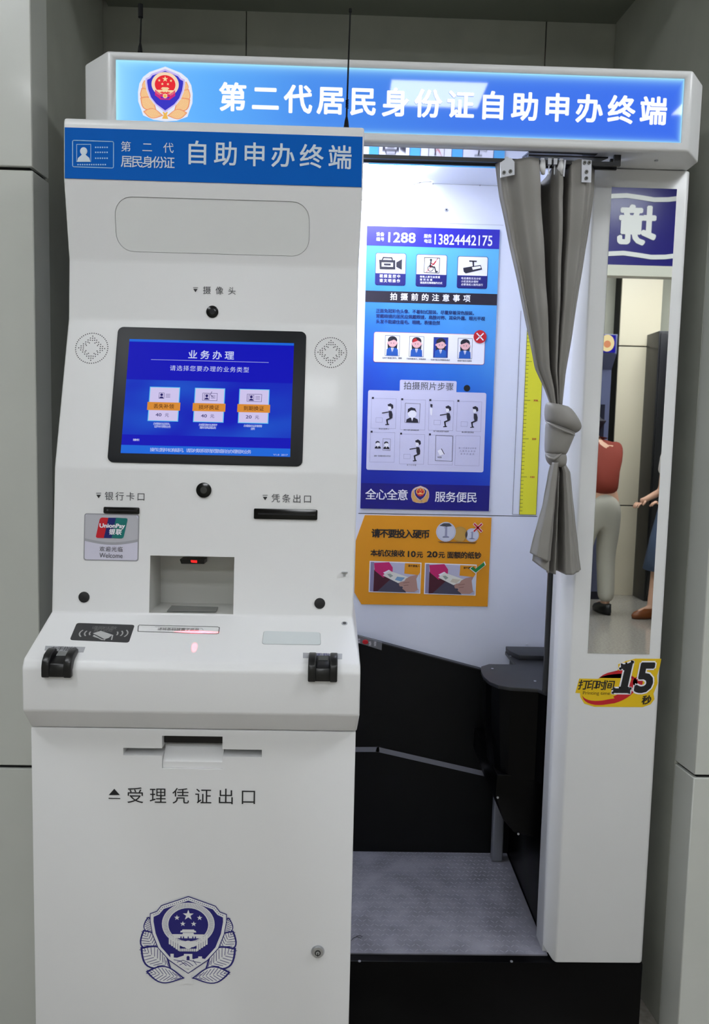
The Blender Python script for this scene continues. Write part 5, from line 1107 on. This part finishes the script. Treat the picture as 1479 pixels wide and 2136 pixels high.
# people
def skin_mesh(name, parent, V, E, R, m, sub=2, tform=None):
    me = bpy.data.meshes.new(name); me.from_pydata([tuple(tform(v)) for v in V], E, []); o = bpy.data.objects.new(name, me); COL.objects.link(o)
    sk = o.modifiers.new('s', 'SKIN'); sk.use_smooth_shade = True
    for i, r in enumerate(R):
        r = r if isinstance(r, tuple) else (r, r); r = (r[0]*tform.k, r[1]*tform.k); me.skin_vertices[0].data[i].radius = r
    me.skin_vertices[0].data[0].use_root = True
    ss = o.modifiers.new('u', 'SUBSURF'); ss.levels = sub; ss.render_levels = sub; apply(o); o.data.materials.append(m)
    o.data.polygons.foreach_set('use_smooth', [True]*len(o.data.polygons)); o.parent = parent; o['_o'] = parent['_o']; return o
def person(label, loc, yaw, J, clothes, hairc, hair_long, shoe, size=1.):
    """J: joint dictionary, metres, figure faces +y locally, z up from the ground"""
    root = thing('person', label, 'person', (loc[0], loc[1], -1.5)); cy, sy = math.cos(yaw), math.sin(yaw)
    tf = lambda v: Vector((v[0]*cy-v[1]*sy, v[0]*sy+v[1]*cy, v[2]))*size
    tf.k = size
    M_SKIN = mat('skin', (214, 168, 142), .5)
    V = []; R = []; E = []; ix = {}
    def add(nm, p, r, par=None):
        ix[nm] = len(V); V.append(Vector(p)); R.append(r)
        if par is not None: E.append((ix[par], ix[nm]))
    add('pelvis', J['pelvis'], (.13, .10)); add('waist', J['waist'], (.11, .085), 'pelvis'); add('chest', J['chest'], (.115, .088), 'waist'); add('neck0', J['neck'], (.055, .055), 'chest')
    hd = Vector(J['head']); nk = Vector(J['neck']); add('neck1', nk+(hd-nk)*.35, .050, 'neck0'); add('chin', hd+(nk-hd)*.32+Vector((0, .018, 0)), (.058, .066), 'neck1'); add('face', hd, (.073, .088), 'chin'); add('crown', hd+(hd-nk).normalized()*.065, (.055, .066), 'face')
    for s_, S_ in ((-1, 'l'), (1, 'r')):
        ch = Vector(J['chest']); add('sh'+S_, J['sh'+S_], .050, 'chest'); add('el'+S_, J['el'+S_], .036, 'sh'+S_); add('wr'+S_, J['wr'+S_], .024, 'el'+S_)
        w0 = Vector(J['wr'+S_]); d = (w0-Vector(J['el'+S_])).normalized(); add('palm'+S_, w0+d*.055, (.034, .016), 'wr'+S_)
        add('hip'+S_, J['hip'+S_], .085, 'pelvis'); add('kn'+S_, J['kn'+S_], .052, 'hip'+S_); k_ = Vector(J['kn'+S_]); a_ = Vector(J['an'+S_]); add('calf'+S_, k_+(a_-k_)*.32+Vector((0, -.012, 0)), .050, 'kn'+S_); add('an'+S_, a_, .032, 'calf'+S_); add('toe'+S_, a_+Vector(J.get('toe', (0, .13, -.05))), (.036, .022), 'an'+S_)
    skin_mesh('body', root, V, E, R, M_SKIN, 2, tf)
    # fingers, each its own tapering chain rooted in the palm
    for S_, s_ in (('l', -1), ('r', 1)):
        w0 = Vector(J['wr'+S_]); d = (w0-Vector(J['el'+S_])).normalized(); side = d.cross(Vector((0, 0, 1))); side = side.normalized() if side.length > .2 else Vector((0, 1, 0)); nn = side.cross(d)
        for i in range(4):
            b0 = w0+d*.075+side*(.026-.0175*i); L_ = (.058, .072, .068, .052)[i]; q = MB()
            q.tube([tf(b0+Vector((0, 0, H-1.5)))+Vector((loc[0], loc[1], -1.5)) if False else tf(b0)+Vector((loc[0], loc[1], -1.5)), tf(b0+d*L_*.5-nn*.006)+Vector((loc[0], loc[1], -1.5)), tf(b0+d*L_*.85-nn*.022)+Vector((loc[0], loc[1], -1.5))], [.0085, .0075, .006], M_SKIN, 8); q.build('finger', root, smooth=True)
        b0 = w0+d*.030+side*.026; q = MB(); q.tube([tf(b0)+Vector((loc[0], loc[1], -1.5)), tf(b0+d*.03+side*.022)+Vector((loc[0], loc[1], -1.5)), tf(b0+d*.055+side*.020-nn*.012)+Vector((loc[0], loc[1], -1.5))], [.010, .009, .007], M_SKIN, 8); q.build('thumb', root, smooth=True)
    W = lambda p: tf(Vector(p))+Vector((loc[0], loc[1], -1.5))
    # face
    up_ = (hd-nk).normalized()
    for s_ in (-1, 1):
        q = MB(); c = hd+Vector((s_*.030, .083, .008)); q.tube([W(c+Vector((-.010, 0, 0))), W(c), W(c+Vector((.010, 0, 0)))], [.002, .0065, .002], M_HAIR, 8); q.build('eye', root, smooth=True)
        q = MB(); c = hd+Vector((s_*.078, 0, -.005)); q.tube([W(c+Vector((0, 0, .025))), W(c+Vector((s_*.008, -.004, 0))), W(c-Vector((0, 0, .022)))], [.004, .011, .004], M_SKIN, 8); q.build('ear', root, smooth=True)
    q = MB(); q.tube([W(hd+Vector((0, .084, .012))), W(hd+Vector((0, .100, -.018))), W(hd+Vector((0, .088, -.026)))], [.005, .011, .006], M_SKIN, 8); q.build('nose', root, smooth=True)
    q = MB(); q.tube([W(hd+Vector((-.022, .078, -.050))), W(hd+Vector((0, .086, -.051))), W(hd+Vector((.022, .078, -.050)))], [.002, .006, .002], mat('lips', (178, 96, 90), .5), 8); q.build('mouth', root, smooth=True)
    # hair cap
    V = [hd+up_*.03+Vector((0, -.022, 0)), hd+up_*.085+Vector((0, -.012, 0)), hd+Vector((0, -.05, -.03)), hd+Vector((0, -.06, -.16 if hair_long else -.06))]
    skin_mesh('hair', root, V, [(0, 1), (0, 2), (2, 3)], [(.086, .092), (.055, .06), (.075, .05), (.07, .035)], hairc, 2, tf)
    for kind, m in clothes:
        if kind == 'top':
            names = [('pelvis', (.152, .128)), ('waist', (.148, .125)), ('chest', (.182, .150)), ('neck0', (.085, .082)), ('shl', .072), ('shr', .072), ('ml', .060), ('mr', .060)]
            P_ = {'pelvis': J['pelvis'], 'waist': J['waist'], 'chest': J['chest'], 'neck0': Vector(J['neck'])-up_*.03, 'shl': J['shl'], 'shr': J['shr'], 'ml': Vector(J['shl']).lerp(Vector(J['ell']), .55), 'mr': Vector(J['shr']).lerp(Vector(J['elr']), .55)}
            skin_mesh('shirt', root, [Vector(P_[n_]) for n_, _ in names], [(0, 1), (1, 2), (2, 3), (2, 4), (2, 5), (4, 6), (5, 7)], [r for _, r in names], m, 2, tf)
        if kind == 'trousers':
            pe = Vector(J['pelvis']); th = [Vector(J['hip'+S_]).lerp(Vector(J['kn'+S_]), .30) for S_ in 'lr']
            P_ = [pe+Vector((0, .01, .07)), pe, th[0], Vector(J['knl']), Vector(J['anl'])+Vector((0, 0, .0)), th[1], Vector(J['knr']), Vector(J['anr'])]
            skin_mesh('trousers', root, P_, [(0, 1), (1, 2), (2, 3), (3, 4), (1, 5), (5, 6), (6, 7)], [(.140, .118), (.158, .128), .100, .076, .066, .100, .076, .066], m, 2, tf)
        if kind == 'skirt':
            pe = Vector(J['pelvis']); kn = (Vector(J['knl'])+Vector(J['knr']))/2; q = MB(); V = []; n_ = 28
            for t, rx, ry in ((-.32, .125, .10), (0, .165, .13), (.5, .185, .15), (1.12, .195, .165), (1.12, .185, .155)):
                c = pe.lerp(kn, t)
                for i in range(n_): a = i*2*math.pi/n_; V.append(W(c+Vector(((rx+.006*math.sin(i*3))*math.cos(a), ry*math.sin(a), 0))))
            q.add(V, [(j*n_+i, j*n_+(i+1) % n_, (j+1)*n_+(i+1) % n_, (j+1)*n_+i) for j in range(4) for i in range(n_)], m); q.build('skirt', root, smooth=True)
    for S_ in 'lr':
        a_ = Vector(J['an'+S_]); q = MB(); f = Vector((0, .13, -.05)); g0 = a_.z
        q2 = []
        V = []; n_ = 20
        for t, rx, ry, zz, dy in ((0, .040, .118, .004, .055), (1, .044, .124, .030, .055), (2, .040, .112, .055, .048), (3, .034, .070, .085, .010)):
            for i in range(n_): an = i*2*math.pi/n_; V.append(W(Vector((a_.x+rx*math.cos(an), a_.y+dy+ry*math.sin(an), zz))))
        q.add(V, [(j*n_+i, j*n_+(i+1) % n_, (j+1)*n_+(i+1) % n_, (j+1)*n_+i) for j in range(3) for i in range(n_)]+[tuple(range(n_)), tuple(3*n_+i for i in range(n_))], shoe); q.build('shoe', root, smooth=True)
    return root
JS = dict(pelvis=(0, 0, .92), waist=(0, 0, 1.05), chest=(0, -.01, 1.25), neck=(0, -.01, 1.40), head=(0, .015, 1.545), shl=(-.165, -.01, 1.33), shr=(.165, -.01, 1.33), ell=(-.20, .0, 1.05), elr=(.19, -.02, 1.06),
          wrl=(-.16, .19, .98), wrr=(.10, .19, 1.0), hipl=(-.09, 0, .86), hipr=(.09, 0, .86), knl=(-.09, .01, .47), knr=(.09, .02, .47), anl=(-.09, -.02, .085), anr=(.09, .0, .085))
c = on(1352, 1291, 'Z', -1.5); wx_, wy_ = c.x, 3.6-c.y
person('woman in a denim skirt and brown clogs holding white papers, right in the mirror', (wx_+.19, wy_+.02), math.radians(75), dict(JS, knl=(-.09, .09, .47), knr=(.09, .05, .47), anl=(-.09, .13, .085), anr=(.09, .04, .085)), [('top', mat('blouse', (226, 222, 218), .7)), ('skirt', mat('denim', (72, 88, 116), .8, noise=.12, nscale=120))], M_HAIR, True, mat('brown_leather', (120, 66, 30), .35), 1.07)
JB = dict(pelvis=(0, -.05, .92), waist=(0, -.02, 1.05), chest=(0, .06, 1.25), neck=(0, .13, 1.39), head=(0, .21, 1.51), shl=(-.17, .08, 1.31), shr=(.17, .08, 1.31), ell=(-.22, .20, 1.08), elr=(.22, .20, 1.08),
          wrl=(-.12, .50, 1.02), wrr=(.12, .50, 1.02), hipl=(-.09, -.04, .85), hipr=(.09, -.04, .85), knl=(-.10, .01, .47), knr=(.10, .03, .47), anl=(-.10, -.03, .085), anr=(.10, -.01, .085))
c = on(1252, 1262, 'Z', -1.5)
person('person in a rust red top and light trousers leaning over the dark kiosk', (on(1249, 1000, 'Y', 6.8).x, 3.6-6.8), math.radians(168), JB, [('top', mat('rust_shirt', (128, 42, 24), .8)), ('trousers', mat('light_trousers', (186, 182, 170), .8))], M_HAIR, False, mat('black_shoe', (18, 18, 20), .4), 1.14)
q = MB(); q.add([(wx_+.10, wy_+.15, -.46), (wx_+.10, wy_-.02, -.46), (wx_+.05, wy_-.02, -.60), (wx_+.05, wy_+.15, -.60), (wx_+.102, wy_+.15, -.46), (wx_+.102, wy_-.02, -.46), (wx_+.052, wy_-.02, -.60), (wx_+.052, wy_+.15, -.60)], [(0, 1, 2, 3), (7, 6, 5, 4), (0, 4, 5, 1), (1, 5, 6, 2), (2, 6, 7, 3), (3, 7, 4, 0)], M_PWHITE)
tag(q.build('papers'), 'white papers held by the woman in the denim skirt', 'papers')
